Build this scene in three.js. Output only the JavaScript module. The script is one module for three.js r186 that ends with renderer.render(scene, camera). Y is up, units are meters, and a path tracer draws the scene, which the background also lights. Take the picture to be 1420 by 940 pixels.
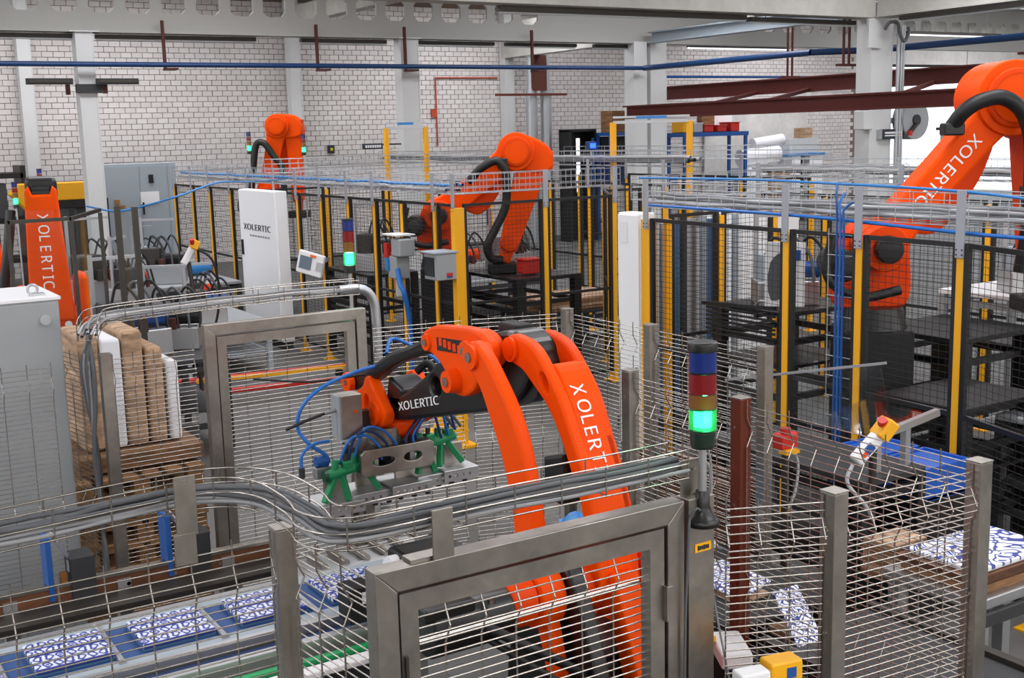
import * as THREE from 'three';
import { RoundedBoxGeometry } from 'three/addons/geometries/RoundedBoxGeometry.js';
import { TextGeometry } from 'three/addons/geometries/TextGeometry.js';
import { FontLoader } from 'three/addons/loaders/FontLoader.js';
import { RectAreaLightUniformsLib } from 'three/addons/lights/RectAreaLightUniformsLib.js';
import { mergeGeometries } from 'three/addons/utils/BufferGeometryUtils.js';

// ---------------------------------------------------------------- camera, sky, lights, exposure
const scene = new THREE.Scene();
const camera = new THREE.PerspectiveCamera(31.69, 1420 / 940, 0.1, 200);
camera.position.set(0, 2.9, 0);
camera.rotation.order = 'YXZ';
camera.rotation.set(-0.171288, -0.558076, -0.026384);
const renderer = new THREE.WebGLRenderer({ antialias: true });
renderer.toneMapping = THREE.LinearToneMapping;
renderer.toneMappingExposure = 0.9;
renderer.shadowMap.enabled = true;
RectAreaLightUniformsLib.init();
scene.background = new THREE.Color(1.9, 2.05, 2.2);        // bright overcast sky outside the yard door
const SKYLIGHT_POWER = 8.5;                                  // radiance of each roof light
const ADDED_WINDOW_POWER = 2.6;                                      // radiance of the unseen window band added behind the camera
const SKYLIGHT_Z = [-25, -18.4, -11.8, -5.2, 1.4, 7.4];
const SKYLIGHT_X = [-4, 6, 16, 26, 36];

// ---------------------------------------------------------------- helpers
let seed = 7;
const rnd = (a = 0, b = 1) => { seed = (seed * 1664525 + 1013904223) % 4294967296; return a + (b - a) * seed / 4294967296; };
const V = (x, y, z) => new THREE.Vector3(x, y, z);
const UP = V(0, 1, 0);
const used = {};
const numbered = (n) => { const k = used[n] = (used[n] ?? -1) + 1; return k ? n + '_' + String(k).padStart(3, '0') : n; };
const origin = new Map();
const font = await new FontLoader().loadAsync('fonts/droid/droid_sans_regular.typeface.json');
const fontBold = await new FontLoader().loadAsync('fonts/droid/droid_sans_bold.typeface.json');

// closed outline, rounded through its points when k is given
function outline(pts, k) {
  if (!k) return pts;
  const c = new THREE.CatmullRomCurve3(pts.map((p) => V(p.x, p.y, 0)), true, 'centripetal');
  return c.getPoints(pts.length * k).slice(0, -1).map((p) => new THREE.Vector2(p.x, p.y));
}
class G {                                                    // collects shapes, then merges them into one mesh
  constructor() { this.g = []; }
  add(geo, m) {
    let q = geo.index ? geo.toNonIndexed() : geo.clone();
    for (const k of Object.keys(q.attributes)) if (!['position', 'normal', 'uv'].includes(k)) q.deleteAttribute(k);
    if (!q.attributes.uv) q.setAttribute('uv', new THREE.BufferAttribute(new Float32Array(q.attributes.position.count * 2), 2));
    q.morphAttributes = {};
    if (m) q.applyMatrix4(m);
    this.g.push(q); return this;
  }
  box(x, y, z, w, h, d, o = {}) {                            // centre and size, uv in metres
    const r = o.r ?? 0, b = r ? new RoundedBoxGeometry(w, h, d, 1, Math.min(r, w / 2.01, h / 2.01, d / 2.01)) : new THREE.BoxGeometry(w, h, d);
    const q = b.index ? b.toNonIndexed() : b, p = q.attributes.position, n = q.attributes.normal, u = new Float32Array(p.count * 2);
    for (let i = 0; i < p.count; i++) {
      const ax = Math.abs(n.getX(i)), ay = Math.abs(n.getY(i)), az = Math.abs(n.getZ(i));
      const [a, c] = ax > ay && ax > az ? [p.getZ(i) + z, p.getY(i) + y] : ay > az ? [p.getX(i) + x, p.getZ(i) + z] : [p.getX(i) + x, p.getY(i) + y];
      u[2 * i] = a; u[2 * i + 1] = c;
    }
    q.setAttribute('uv', new THREE.BufferAttribute(u, 2));
    const m = new THREE.Matrix4().makeRotationFromEuler(new THREE.Euler(o.rx ?? 0, o.ry ?? 0, o.rz ?? 0, 'YXZ')).setPosition(x, y, z);
    return this.add(q, m);
  }
  bar(a, b, w, h, r = 0) {                                   // box from a to b
    const A = V(...a), B = V(...b), d = B.clone().sub(A), L = d.length(); d.normalize();
    const s = Math.abs(d.y) > 0.99 ? V(1, 0, 0) : V(0, 1, 0).cross(d).normalize(), t = d.clone().cross(s);
    const geo = r ? new RoundedBoxGeometry(w, h, L, 1, r) : new THREE.BoxGeometry(w, h, L);
    const m = new THREE.Matrix4().makeBasis(s, t, d).setPosition(A.add(B).multiplyScalar(0.5));
    return this.add(geo, m);
  }
  rod(a, b, r, n = 6, r2 = r, caps = false) {
    const A = V(...a), B = V(...b), d = B.clone().sub(A), L = d.length();
    const m = new THREE.Matrix4().makeRotationFromQuaternion(new THREE.Quaternion().setFromUnitVectors(UP, d.normalize())).setPosition(A.add(B).multiplyScalar(0.5));
    return this.add(new THREE.CylinderGeometry(r2, r, L, n, 1, !caps), m);
  }
  cyl(a, b, r, n = 24, r2 = r) { return this.rod(a, b, r, n, r2, true); }
  tube(pts, r, n = 6, seg = pts.length * 6, tension = 0.5) {
    return this.add(new THREE.TubeGeometry(new THREE.CatmullRomCurve3(pts.map((p) => V(...p)), false, 'catmullrom', tension), seg, r, n));
  }
  lathe(pts, x, y, z, n = 28) { return this.add(new THREE.LatheGeometry(pts.map((p) => new THREE.Vector2(...p)), n), new THREE.Matrix4().setPosition(x, y, z)); }
  profile(pts, x0, x1, bev = 0.01, o = {}) {                 // side outline in (z, y), thickness along x
    const sp = new THREE.Shape(outline(pts.map((p) => new THREE.Vector2(-p[0], p[1])), o.smooth));
    for (const h of o.holes ?? []) { const q = new THREE.Path(); q.absellipse(-h[0], h[1], h[2], h[3] ?? h[2], 0, Math.PI * 2, false, h[4] ?? 0); sp.holes.push(q); }
    const geo = new THREE.ExtrudeGeometry(sp, { depth: Math.max(1e-3, x1 - x0 - 2 * bev), bevelEnabled: bev > 0, bevelThickness: bev, bevelSize: bev, bevelOffset: -bev, bevelSegments: 2, curveSegments: 16, steps: 1 });
    return this.add(geo, new THREE.Matrix4().makeRotationY(Math.PI / 2).setPosition(x0 + bev, 0, 0));
  }
  plate(pts, z0, z1, bev = 0.01, o = {}) {                   // front outline in (x, y), thickness along z
    const sp = new THREE.Shape(outline(pts.map((p) => new THREE.Vector2(...p)), o.smooth));
    for (const h of o.holes ?? []) {
      const q = new THREE.Path();
      if (h.length === 6) { const [cx, cy, w, hh, c] = h; q.moveTo(cx - w + c, cy - hh); q.lineTo(cx + w - c, cy - hh); q.lineTo(cx + w, cy - hh + c); q.lineTo(cx + w, cy + hh - c); q.lineTo(cx + w - c, cy + hh); q.lineTo(cx - w + c, cy + hh); q.lineTo(cx - w, cy + hh - c); q.lineTo(cx - w, cy - hh + c); q.closePath(); }
      else q.absellipse(h[0], h[1], h[2], h[3] ?? h[2], 0, Math.PI * 2);
      sp.holes.push(q);
    }
    const geo = new THREE.ExtrudeGeometry(sp, { depth: Math.max(1e-3, z1 - z0 - 2 * bev), bevelEnabled: bev > 0, bevelThickness: bev, bevelSize: bev, bevelOffset: -bev, bevelSegments: 2, curveSegments: 14, steps: 1 });
    return this.add(geo, new THREE.Matrix4().makeTranslation(0, 0, z0 + bev));
  }
  text(str, size, m, f = font, depth = 0.002) { return this.add(new TextGeometry(str, { font: f, size, depth, curveSegments: 4 }), m); }
  build(name, mat, parent = null, stuff = false) {           // world coordinates in; local to the thing out
    const geo = mergeGeometries(this.g); this.g = [];
    const mesh = new THREE.Mesh(geo, mat); mesh.castShadow = mesh.receiveShadow = true;
    let at;
    if (parent) { mesh.name = name; let p = parent; while (p && !origin.has(p)) p = p.parent; at = origin.get(p) ?? V(0, 0, 0); parent.add(mesh); }
    else {
      mesh.name = numbered(name); geo.computeBoundingBox(); const b = geo.boundingBox;
      at = V((b.min.x + b.max.x) / 2, b.min.y, (b.min.z + b.max.z) / 2); mesh.position.copy(at); origin.set(mesh, at); scene.add(mesh);
    }
    geo.translate(-at.x, -at.y, -at.z);
    if (stuff) mesh.userData.kind = 'stuff';
    return mesh;
  }
}
const g = () => new G();
function tag(o, label, category, group) { Object.assign(o.userData, { label, category }); if (group) o.userData.group = group; return o; }
function thing(name, label, category, at, group) {           // a Group at the thing's base; parts given in world coordinates
  const o = new THREE.Group(); o.name = numbered(name); o.position.set(...at); origin.set(o, o.position.clone()); scene.add(o);
  return tag(o, label, category, group);
}
function local(name, label, category, at, ry = 0, group) {   // same, with parts given in the thing's own coordinates
  const o = thing(name, label, category, at, group); o.rotation.y = ry; origin.set(o, V(0, 0, 0)); return o;
}
function struct(o) { o.userData.kind = 'structure'; return o; }

// ---------------------------------------------------------------- textures and materials
function tex(n, f, o = {}) {
  const d = new Uint8Array(n * n * 4);
  for (let y = 0; y < n; y++) for (let x = 0; x < n; x++) { const c = f(x / n, y / n, x, y); d.set([c[0], c[1], c[2], 255], 4 * (y * n + x)); }
  const t = new THREE.DataTexture(d, n, n); t.wrapS = t.wrapT = THREE.RepeatWrapping; t.magFilter = THREE.LinearFilter; t.minFilter = THREE.LinearMipmapLinearFilter; t.generateMipmaps = true;
  if (o.srgb) t.colorSpace = THREE.SRGBColorSpace;
  t.repeat.set(o.rx ?? 1, o.ry ?? 1); t.needsUpdate = true; return t;
}
function lattice(n) { const a = []; for (let i = 0; i < n * n; i++) a.push(rnd()); return (u, v) => { const x = u * n, y = v * n, i = Math.floor(x), j = Math.floor(y), s = (t) => t * t * (3 - 2 * t), fx = s(x - i), fy = s(y - j), q = (a_, b_) => a[((b_ % n + n) % n) * n + ((a_ % n + n) % n)]; return (q(i, j) * (1 - fx) + q(i + 1, j) * fx) * (1 - fy) + (q(i, j + 1) * (1 - fx) + q(i + 1, j + 1) * fx) * fy; }; }
const n4 = lattice(4), n9 = lattice(9), n31 = lattice(31), n90 = lattice(90);
const fbm = (u, v) => 0.4 * n4(u, v) + 0.3 * n9(u, v) + 0.2 * n31(u, v) + 0.1 * n90(u, v);
const grey = (k) => { const c = Math.max(0, Math.min(255, k * 255)); return [c, c, c]; };
const floorTex = tex(512, (u, v) => { const k = 0.335 + 0.28 * (fbm(u, v) - 0.5) + (n90(u, v) > 0.93 ? -0.07 : 0); return [k * 252, k * 250, k * 244]; }, { srgb: true, rx: 0.25, ry: 0.25 });
const floorRough = tex(256, (u, v) => grey(0.35 + 0.5 * fbm(u, v)), { rx: 0.25, ry: 0.25 });
const steelRough = tex(256, (u, v) => grey(0.24 + 0.26 * fbm(u, v) + 0.06 * n31(u * 0.1, v * 6)), { rx: 1.6, ry: 1.6 });
const steelTone = tex(256, (u, v) => { const k = 0.86 + 0.28 * (fbm(u, v) - 0.5); return [k * 255, k * 252, k * 246]; }, { srgb: true, rx: 1.2, ry: 1.2 });
const scuff = tex(256, (u, v) => grey(0.3 + 0.3 * fbm(u, v)), { rx: 2, ry: 2 });
const plasterTone = tex(256, (u, v) => { const k = 0.9 + 0.2 * (fbm(u, v) - 0.5); return [k * 255, k * 253, k * 250]; }, { srgb: true, rx: 0.35, ry: 0.35 });
const woodTone = tex(256, (u, v) => { const k = 0.75 + 0.3 * (n9(u * 0.4, v * 3) - 0.5) + 0.2 * (n90(u * 0.3, v) - 0.5); return [k * 255, k * 250, k * 240]; }, { srgb: true, rx: 1, ry: 1 });
// print on the sheets of packs: white pockets with rounded blue outlines and short dashes
const packTex = tex(512, (u, v) => {
  const cx = u * 7, i = Math.floor(cx), fx = cx - i - 0.5, fy = v - 0.5, h = Math.sin(i * 12.9 + 4) * 0.5 + 0.5, bend = 0.08 * Math.sin(fy * 9 + i * 2.1);
  const r = Math.hypot((fx + bend) * 1.05, fy * 0.95);
  let ink = r > 0.22 && r < 0.42; if (h > 0.6) ink = ink || (Math.abs(fx + bend) < 0.08 && Math.abs(fy) < 0.2); else if (h > 0.3) ink = ink || r < 0.13;
  ink = ink || (Math.abs(fy) > 0.44);
  const w = 0.95 + 0.08 * (n31(u, v) - 0.5);
  return ink ? [38 + 20 * h, 58 + 18 * h, 142 + 20 * h] : [226 * w, 229 * w, 238 * w];
}, { srgb: true });
const swirlTex = tex(512, (u, v) => {
  const a = u * 6 + 0.55 * Math.sin(v * 17) + 0.35 * Math.sin(v * 31 + u * 9), b = v * 5 + 0.5 * Math.sin(u * 15 + 1), s = Math.sin(a * 6.283) * Math.cos(b * 6.283) + 0.5 * Math.sin((a + b) * 9), ink = Math.abs(s) < 0.3 || s > 1.05;
  return ink ? [38, 56, 138] : [232, 234, 240];
}, { srgb: true });

const std = (color, roughness, o = {}) => new THREE.MeshStandardMaterial({ color, roughness, ...o });
const phy = (color, roughness, o = {}) => new THREE.MeshPhysicalMaterial({ color, roughness, ...o });
const M = {
  floor: std('#ffffff', 1, { map: floorTex, roughnessMap: floorRough }),
  mortar: std('#7c6c64', 0.95), plaster: std('#e6e5e3', 0.9, { map: plasterTone }), concrete: std('#c9c9c4', 0.85, { map: plasterTone }), roof: std('#cfcfcc', 0.9),
  bricks: ['#d6d0cd', '#d3cdca', '#d8d3d0', '#d0cac7'].map((c) => std(c, 0.9)),
  paintedSteel: std('#cccdcc', 0.5), girderPaint: std('#a09f9a', 0.55),
  steel: std('#bab6b1', 1, { metalness: 1, roughnessMap: steelRough, map: steelTone }),
  wire: std('#b5b0a8', 0.24, { metalness: 1 }), zinc: std('#b7babd', 0.45, { metalness: 0.85 }), bracket: std('#a1a4ab', 0.5, { metalness: 0.3 }),
  alu: std('#b9babb', 0.42, { metalness: 0.9 }), darkSteel: std('#4a4743', 0.5, { metalness: 0.8 }),
  orange: phy('#f34e00', 0.45, { specularIntensity: 0.22 }), orangeDeep: phy('#e84500', 0.46, { specularIntensity: 0.3 }),
  black: phy('#0e0e0d', 0.42, { clearcoat: 0.1 }), blackMatt: std('#0f0f10', 0.65), rubber: std('#141415', 0.5), darkGrey: std('#2c2d2f', 0.6),
  yellow: std('#f0ac0a', 0.45), frame: std('#0d0e10', 0.5), white: std('#e9e9ea', 0.5), cabinet: std('#f0f2f3', 0.48), cabinetGrey: std('#999d9f', 0.5), greyBlue: std('#9ba5ac', 0.5),
  lettering: std('#f4f4f2', 0.5), letterDark: std('#34373c', 0.6), blue: std('#154f94', 0.45), blueHose: phy('#0f66b8', 0.38, { clearcoat: 0.2 }), pipeBlue: std('#0c3766', 0.4), blueBelt: std('#25497f', 0.6), navy: std('#172f5e', 0.6), blueBin: std('#1656b4', 0.45), paleBlue: std('#2b7cbf', 0.4),
  cable: std('#87888a', 0.55), cableDark: std('#55575a', 0.55), cableLight: std('#b3b4b5', 0.5), redIron: std('#571d15', 0.7), rust: std('#4c1f12', 0.75), red: std('#c02418', 0.45), green: std('#0a7f4c', 0.45), greenStrip: std('#0d9a55', 0.5),
  wood: std('#b98a5c', 0.8, { map: woodTone }), railWood: std('#80502f', 0.7, { map: woodTone }), card: std('#e3bfa0', 0.85, { map: woodTone }), cardDark: std('#a77c56', 0.85, { map: woodTone }),
  pack: std('#ffffff', 0.5, { map: packTex }), swirl: std('#ffffff', 0.55, { map: swirlTex }), paper: std('#e7e7ea', 0.8),
  clear: phy('#fbfdfd', 0.03, { transmission: 1, thickness: 0, ior: 1.3 }), film: phy('#eef1f3', 0.3, { transmission: 0.6, thickness: 0 }),
  lensBlue: phy('#0b2f86', 0.2, { transmission: 0.3, thickness: 0, clearcoat: 0.4 }), lensRed: phy('#8f0a14', 0.2, { transmission: 0.3, thickness: 0, clearcoat: 0.4 }), lensAmber: phy('#9a6428', 0.2, { transmission: 0.45, thickness: 0, clearcoat: 0.4 }),
  lensGreen: phy('#3fe08c', 0.3, { transmission: 0.85, thickness: 0 }), lampCore: new THREE.MeshStandardMaterial({ color: '#ffffff', roughness: 0.4, emissive: '#b4ffdc', emissiveIntensity: 7 }), lensGreenOff: phy('#0c6a3c', 0.25, { clearcoat: 0.5 }),
  lampGlow: new THREE.MeshStandardMaterial({ color: '#ffffff', roughness: 0.4, emissive: '#f4f7ff', emissiveIntensity: 1.6 }), skylight: new THREE.MeshStandardMaterial({ color: '#ffffff', roughness: 0.6, emissive: '#f3f7ff', emissiveIntensity: 1.5 }),
  blueGlow: new THREE.MeshStandardMaterial({ color: '#2244ff', roughness: 0.3, emissive: '#2a5cff', emissiveIntensity: 2.5 }), amberGlow: new THREE.MeshStandardMaterial({ color: '#ff7a20', roughness: 0.3, emissive: '#ff5a10', emissiveIntensity: 1.2 }),
  slateBlue: std('#3d5f84', 0.5), screen: std('#6b7a86', 0.25), glassDark: std('#252b2c', 0.15), signDark: std('#1d2430', 0.5),
};

// ---------------------------------------------------------------- the hall
const XL = -12, XR = 44, ZB = -28, ZF = 10, HR = 6.3;
struct(g().box((XL + XR) / 2, -0.15, (ZB + ZF) / 2 - 4, XR - XL, 0.3, ZF - ZB + 12).build('floor', M.floor));
{                                                            // block wall: every block has its own depth; the 300 nearest are parts, the rest one piece
  const wall = struct(g().box(9.6, HR / 2, ZB - 0.16, 43.2, HR, 0.3).build('wall_back', M.mortar));
  const o = origin.get(wall), shapes = [0.229, 0.2315, 0.23].map((w) => new RoundedBoxGeometry(w, 0.1125, 0.05, 1, 0.005));
  const cell = [];
  for (let r = 0; r < 50; r++) for (let c = 0; c < 116; c++) {
    const x = 3.9 + (r % 2) * 0.121 + c * 0.242, y = 0.06 + r * 0.1225;
    if (x > 31 || (y > 6.2)) continue;
    cell.push([x + rnd(-0.002, 0.002), y, rnd(-0.004, 0.004), Math.floor(rnd(0, 3)), Math.floor(rnd(0, 4)), Math.hypot(x - 6, (y - 4) * 1.6)]);
  }
  cell.sort((a, b) => a[5] - b[5]);
  const rest = shapes.map(() => []);
  cell.forEach(([x, y, dz, s, m], i) => {
    if (i < 300) { const b = new THREE.Mesh(shapes[s], M.bricks[m]); b.name = i ? 'brick_' + String(i).padStart(3, '0') : 'brick'; b.position.set(x - o.x, y - o.y, ZB + dz - o.z); b.castShadow = b.receiveShadow = true; wall.add(b); }
    else rest[s].push([x, y, dz, m]);
  });
  const all = rest.flat(), im = new THREE.InstancedMesh(shapes[0], std('#ffffff', 0.9), all.length), mm = new THREE.Matrix4();
  all.forEach(([x, y, dz, m], i) => { mm.setPosition(x - o.x, y - o.y, ZB + dz - o.z); im.setMatrixAt(i, mm); im.setColorAt(i, M.bricks[m].color); });
  im.name = 'brickwork'; im.userData.kind = 'stuff'; im.castShadow = im.receiveShadow = true; wall.add(im);
}
struct(g().box(37.5, 5.3, ZB - 0.15, 13, 2, 0.3).box(43, 2.15, ZB - 0.15, 2, 4.3, 0.3).build('wall_above_door', M.plaster));
struct(g().box(26.6, 1.75, ZB + 0.12, 4.3, 3.5, 0.06).build('trim_1', M.plaster));
struct(g().box(XL - 0.15, HR / 2, -9, 0.3, HR, 38.6).build('wall_left', M.plaster));
struct(g().box(XR + 0.15, HR / 2, -9, 0.3, HR, 38.6).build('wall_right', M.plaster));
struct(g().box(16, HR / 2, ZF + 0.15, 56, HR, 0.3).build('wall_front', M.plaster));
{
  const c = g();                                             // roof deck with slots for the roof lights
  const zs = [ZB, ...SKYLIGHT_Z.flatMap((z) => [z - 0.9, z + 0.9]), ZF];
  for (let i = 0; i < zs.length; i += 2) c.box(16, HR + 0.15, (zs[i] + zs[i + 1]) / 2, 57, 0.3, zs[i + 1] - zs[i]);
  for (const z of SKYLIGHT_Z) { const e = [XL, ...SKYLIGHT_X.flatMap((x) => [x - 3, x + 3]), XR]; for (let i = 0; i < e.length; i += 2) if (e[i + 1] > e[i]) c.box((e[i] + e[i + 1]) / 2, HR + 0.15, z, e[i + 1] - e[i], 0.3, 1.8); }
  struct(c.build('ceiling', M.roof));
}
let nWin = 0;
for (const z of SKYLIGHT_Z) for (const x of SKYLIGHT_X) {    // roof lights: a glowing pane and an area light of its size just under it
  const p = struct(g().box(x, HR + 0.12, z, 6, 0.04, 1.8).build('window_' + (++nWin), M.skylight)); p.castShadow = false;
  const l = new THREE.RectAreaLight('#fbfaff', SKYLIGHT_POWER, 5.9, 1.7); l.position.set(x, HR + 0.08, z); l.rotation.x = -Math.PI / 2; l.name = 'roof_light_' + nWin; scene.add(l);
}
for (const x of [-6, 2, 10, 18, 26]) {                       // unseen window band added behind the camera to light front faces, built likewise
  const p = struct(g().box(x, 4.3, ZF - 0.02, 6.6, 2.4, 0.04).build('window_' + (++nWin), M.skylight)); p.castShadow = false;
  const l = new THREE.RectAreaLight('#fff1de', ADDED_WINDOW_POWER, 6.5, 2.3); l.position.set(x, 4.3, ZF - 0.06); l.name = 'added_window_light_' + nWin; scene.add(l);
}
for (const z of [-24, -17, -10]) {                           // another unseen band, added in the left wall to brighten the white cabinets
  const p = struct(g().box(XL + 0.02, 4.2, z, 0.04, 2.2, 5.4).build('window_' + (++nWin), M.skylight)); p.castShadow = false;
  const l = new THREE.RectAreaLight('#fbfaff', 6, 5.3, 2.1); l.position.set(XL + 0.06, 4.2, z); l.rotation.y = -Math.PI / 2; l.name = 'added_window_light_' + nWin; scene.add(l);
}

// ---------------------------------------------------------------- columns, girders, pipes and lamps of the hall
function column(x, z, w, d, top, label, group, plates = []) {     // H-section steel column
  const t = thing('steel_column', label, 'column', [x, 0, z], group);
  g().box(x - w / 2 + 0.012, top / 2, z, 0.024, top, d).box(x + w / 2 - 0.012, top / 2, z, 0.024, top, d).box(x, top / 2, z, w - 0.04, top, 0.02).box(x, top / 2, z + d / 2 - 0.012, w - 0.05, top, 0.014).build('shaft', M.paintedSteel, t);
  g().box(x, 0.015, z, w + 0.16, 0.03, d + 0.16).build('base_plate', M.paintedSteel, t);
  for (const p of plates) g().box(...p).build('gusset_plate', M.paintedSteel, t);
  return t;
}
column(5.05, -21.8, 0.3, 0.3, 4.8, 'pale grey column left of the tall grey cabinet, with a dark band around it', null, [[5.05, 4.79, -21.8, 0.5, 0.02, 0.4]]);
column(11.3, -21.8, 0.4, 0.3, 4.8, 'pale grey column behind the left yellow goalpost frame', null, [[11.3, 4.79, -21.8, 0.5, 0.02, 0.4]]);
column(17.08, -21.8, 0.36, 0.36, 4.82, 'left one of the paired pale columns where the girder meets the sloping grey beam', null, [[17.3, 3.0, -21.8, 0.02, 3.4, 0.24]]);
column(17.6, -21.8, 0.46, 0.36, 4.82, 'right one of the paired pale columns under the sloping grey beam');
{
  const t = column(17.25, -15.1, 0.56, 0.34, 4.72, 'thick pale column behind the long red crane beam, with conduits on its right side', null, [[17.0, 4.45, -14.9, 0.34, 0.5, 0.05]]);
  g().box(16.86, 2.95, -14.98, 0.24, 0.34, 0.24, { r: 0.02 }).build('bracket_box', M.paintedSteel, t);
  for (const [dx, r] of [[0.33, 0.035], [0.41, 0.03], [0.47, 0.025]]) g().rod([17.25 + dx, 0.2, -14.85], [17.25 + dx, 4.6, -14.85], r, 10).build('conduit', dx === 0.5 ? M.cableDark : M.zinc, t);
  g().tube([[17.05, 4.5, -14.72], [17.1, 4.62, -14.65], [17.25, 4.6, -14.6], [17.3, 4.45, -14.6], [17.42, 4.3, -14.6], [17.6, 4.45, -14.65], [17.65, 4.55, -14.7]], 0.03, 6).build('cable', M.cableDark, t);
}
for (const [x, label] of [[5.18, 'slim pale wall column at the far left of the brick wall'], [11.32, 'slim pale wall column above the orange arm at the far end'], [17.4, 'slim pale wall column left of the two round metal ducts']]) column(x, -27.78, 0.28, 0.28, 6.2, label);

{                                                            // castellated girder across the hall
  const holes = []; for (let i = 0; i < 48; i++) { const x = 3.52 + i * 0.63; if (x < 14.3 || x > 20) holes.push([x, 5.33, 0.22, 0.2, 0.09, 0]); }
  const t = thing('castellated_girder', 'pale castellated girder with a row of eight-sided holes across the hall', 'girder', [16, 4.8, -21.8]);
  g().plate([[-2, 4.82], [33, 4.82], [33, 5.9], [-2, 5.9]], -21.83, -21.77, 0, { holes }).build('web', M.girderPaint, t);
  g().box(15.5, 4.8, -21.8, 35, 0.04, 0.34).build('flange', M.girderPaint, t); g().box(15.5, 5.92, -21.8, 35, 0.04, 0.34).build('flange', M.girderPaint, t);
}
tag(g().box(9.6, 5.2, -15.1, 14.9, 0.96, 0.36, { r: 0.01 }).build('concrete_girder', M.concrete), 'broad pale girder at the top centre ending at the thick column', 'girder');
tag(g().box(17.25, 5.2, -9.6, 0.4, 0.9, 10.6, { r: 0.01 }).box(17.25, 4.74, -9.6, 0.5, 0.03, 10.6).build('roof_beam', M.concrete), 'pale beam running from the thick column towards the top right corner', 'beam');
{
  const t = thing('steel_beam', 'light grey I-beam sloping up to the right from the wide column', 'beam', [17.4, 4.8, -18.4]);
  g().box(17.4, 4.91, -18.4, 0.03, 0.22, 6.4).build('web', M.greyBlue, t); g().box(17.4, 5.02, -18.4, 0.26, 0.03, 6.4).build('flange', M.greyBlue, t); g().box(17.4, 4.8, -18.4, 0.26, 0.03, 6.4).build('flange', M.greyBlue, t);
}
tag(g().box(17.4, 5.3, -24.9, 0.3, 0.9, 5.8).build('roof_beam', M.concrete), 'short pale beam between the wide column and the brick wall', 'beam');
for (const [x, lab] of [[11.3, 'pale cross beam above the middle of the brick wall'], [23.6, 'pale cross beam over the blue shelves']]) tag(g().box(x, 5.75, -24.9, 0.3, 0.4, 5.8).build('roof_beam', M.concrete), lab, 'beam');
for (let i = 0; i < 9; i++) if (![1, 4].includes(i)) tag(g().box(19 + i * 2.6, 6.1, -18.4, 0.14, 0.3, 6.2).build('purlin', M.zinc), 'thin grey roof purlin at the upper right', 'beam', 'purlins under the right-hand roof');

function strip(name, label, x0, x1, y, z, lit, group, ry = 0) {     // tube lamp: housing, tube, end caps
  const t = thing(name, label, 'lamp', [(x0 + x1) / 2, y, z], group);
  const dz = ry ? 0.5 : 0, a = ry ? [x0, y + 0.05, z] : [x0, y + 0.05, z], b = ry ? [x0, y + 0.05, x1] : [x1, y + 0.05, z];
  g().bar(a, b, 0.12, 0.07).build('housing', M.darkSteel, t);
  g().rod([a[0], y, a[2]], [b[0], y, b[2]], 0.02, 8).build('tube', lit ? M.lampGlow : M.film, t);
  if (y < 6.2) for (const e of [0.15, 0.85]) { const hx = a[0] + (b[0] - a[0]) * e, hz = a[2] + (b[2] - a[2]) * e; g().rod([hx, y + 0.08, hz], [hx, lit ? 6.3 : y + 0.14, hz], 0.008, 6).build('hanger_wire', M.cableDark, t); }
  if (lit) { const l = new THREE.RectAreaLight('#f4f7ff', 6, Math.hypot(b[0] - a[0], b[2] - a[2]), 0.05); l.position.set((a[0] + b[0]) / 2, y - 0.03, (a[2] + b[2]) / 2); l.rotation.set(-Math.PI / 2, 0, ry ? Math.PI / 2 : 0); scene.add(l); }
}
[[2, 4.9, 'dark lamp rail under the girder at the far left', 0], [5.3, 8.2, 'dark lamp rail under the girder beside the first rust hanger', 0], [9.1, 10.9, 'dark lamp rail under the girder by the second rust hanger', 0], [11.4, 13.4, 'dark lamp rail under the girder by the third rust hanger', 0], [13.7, 15.5, 'dark lamp rail under the girder right of the third rust hanger', 0], [16, 17, 'short dark lamp rail left of the wide column', 0]].forEach(([a, b, l]) => strip('strip_light', l, a, b, 4.68, -21.9, 0));
strip('strip_light', 'long dark lamp rail under the broad pale girder at top centre', 9.4, 14.2, 4.62, -15.2, 0);
strip('strip_light', 'silver lamp rail under the broad pale girder, left of the thick column', 14.3, 16.8, 4.6, -15.2, 0);
strip('strip_light', 'lit tube lamp with a red end right of the thick column', 24, 27.5, 4.98, -20, 1);
strip('strip_light', 'lit tube lamp low on the right, above the red crane beams', 26, 30, 4.35, -22.4, 1);
strip('strip_light', 'lit tube lamp left of the thick column, under the roof', 20.5, 24, 4.9, -24, 1);
strip('strip_light', 'dark lamp rail rising to the top right corner', 17.1, -8, 4.62, -14.4, 0, null, 1);
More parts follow.
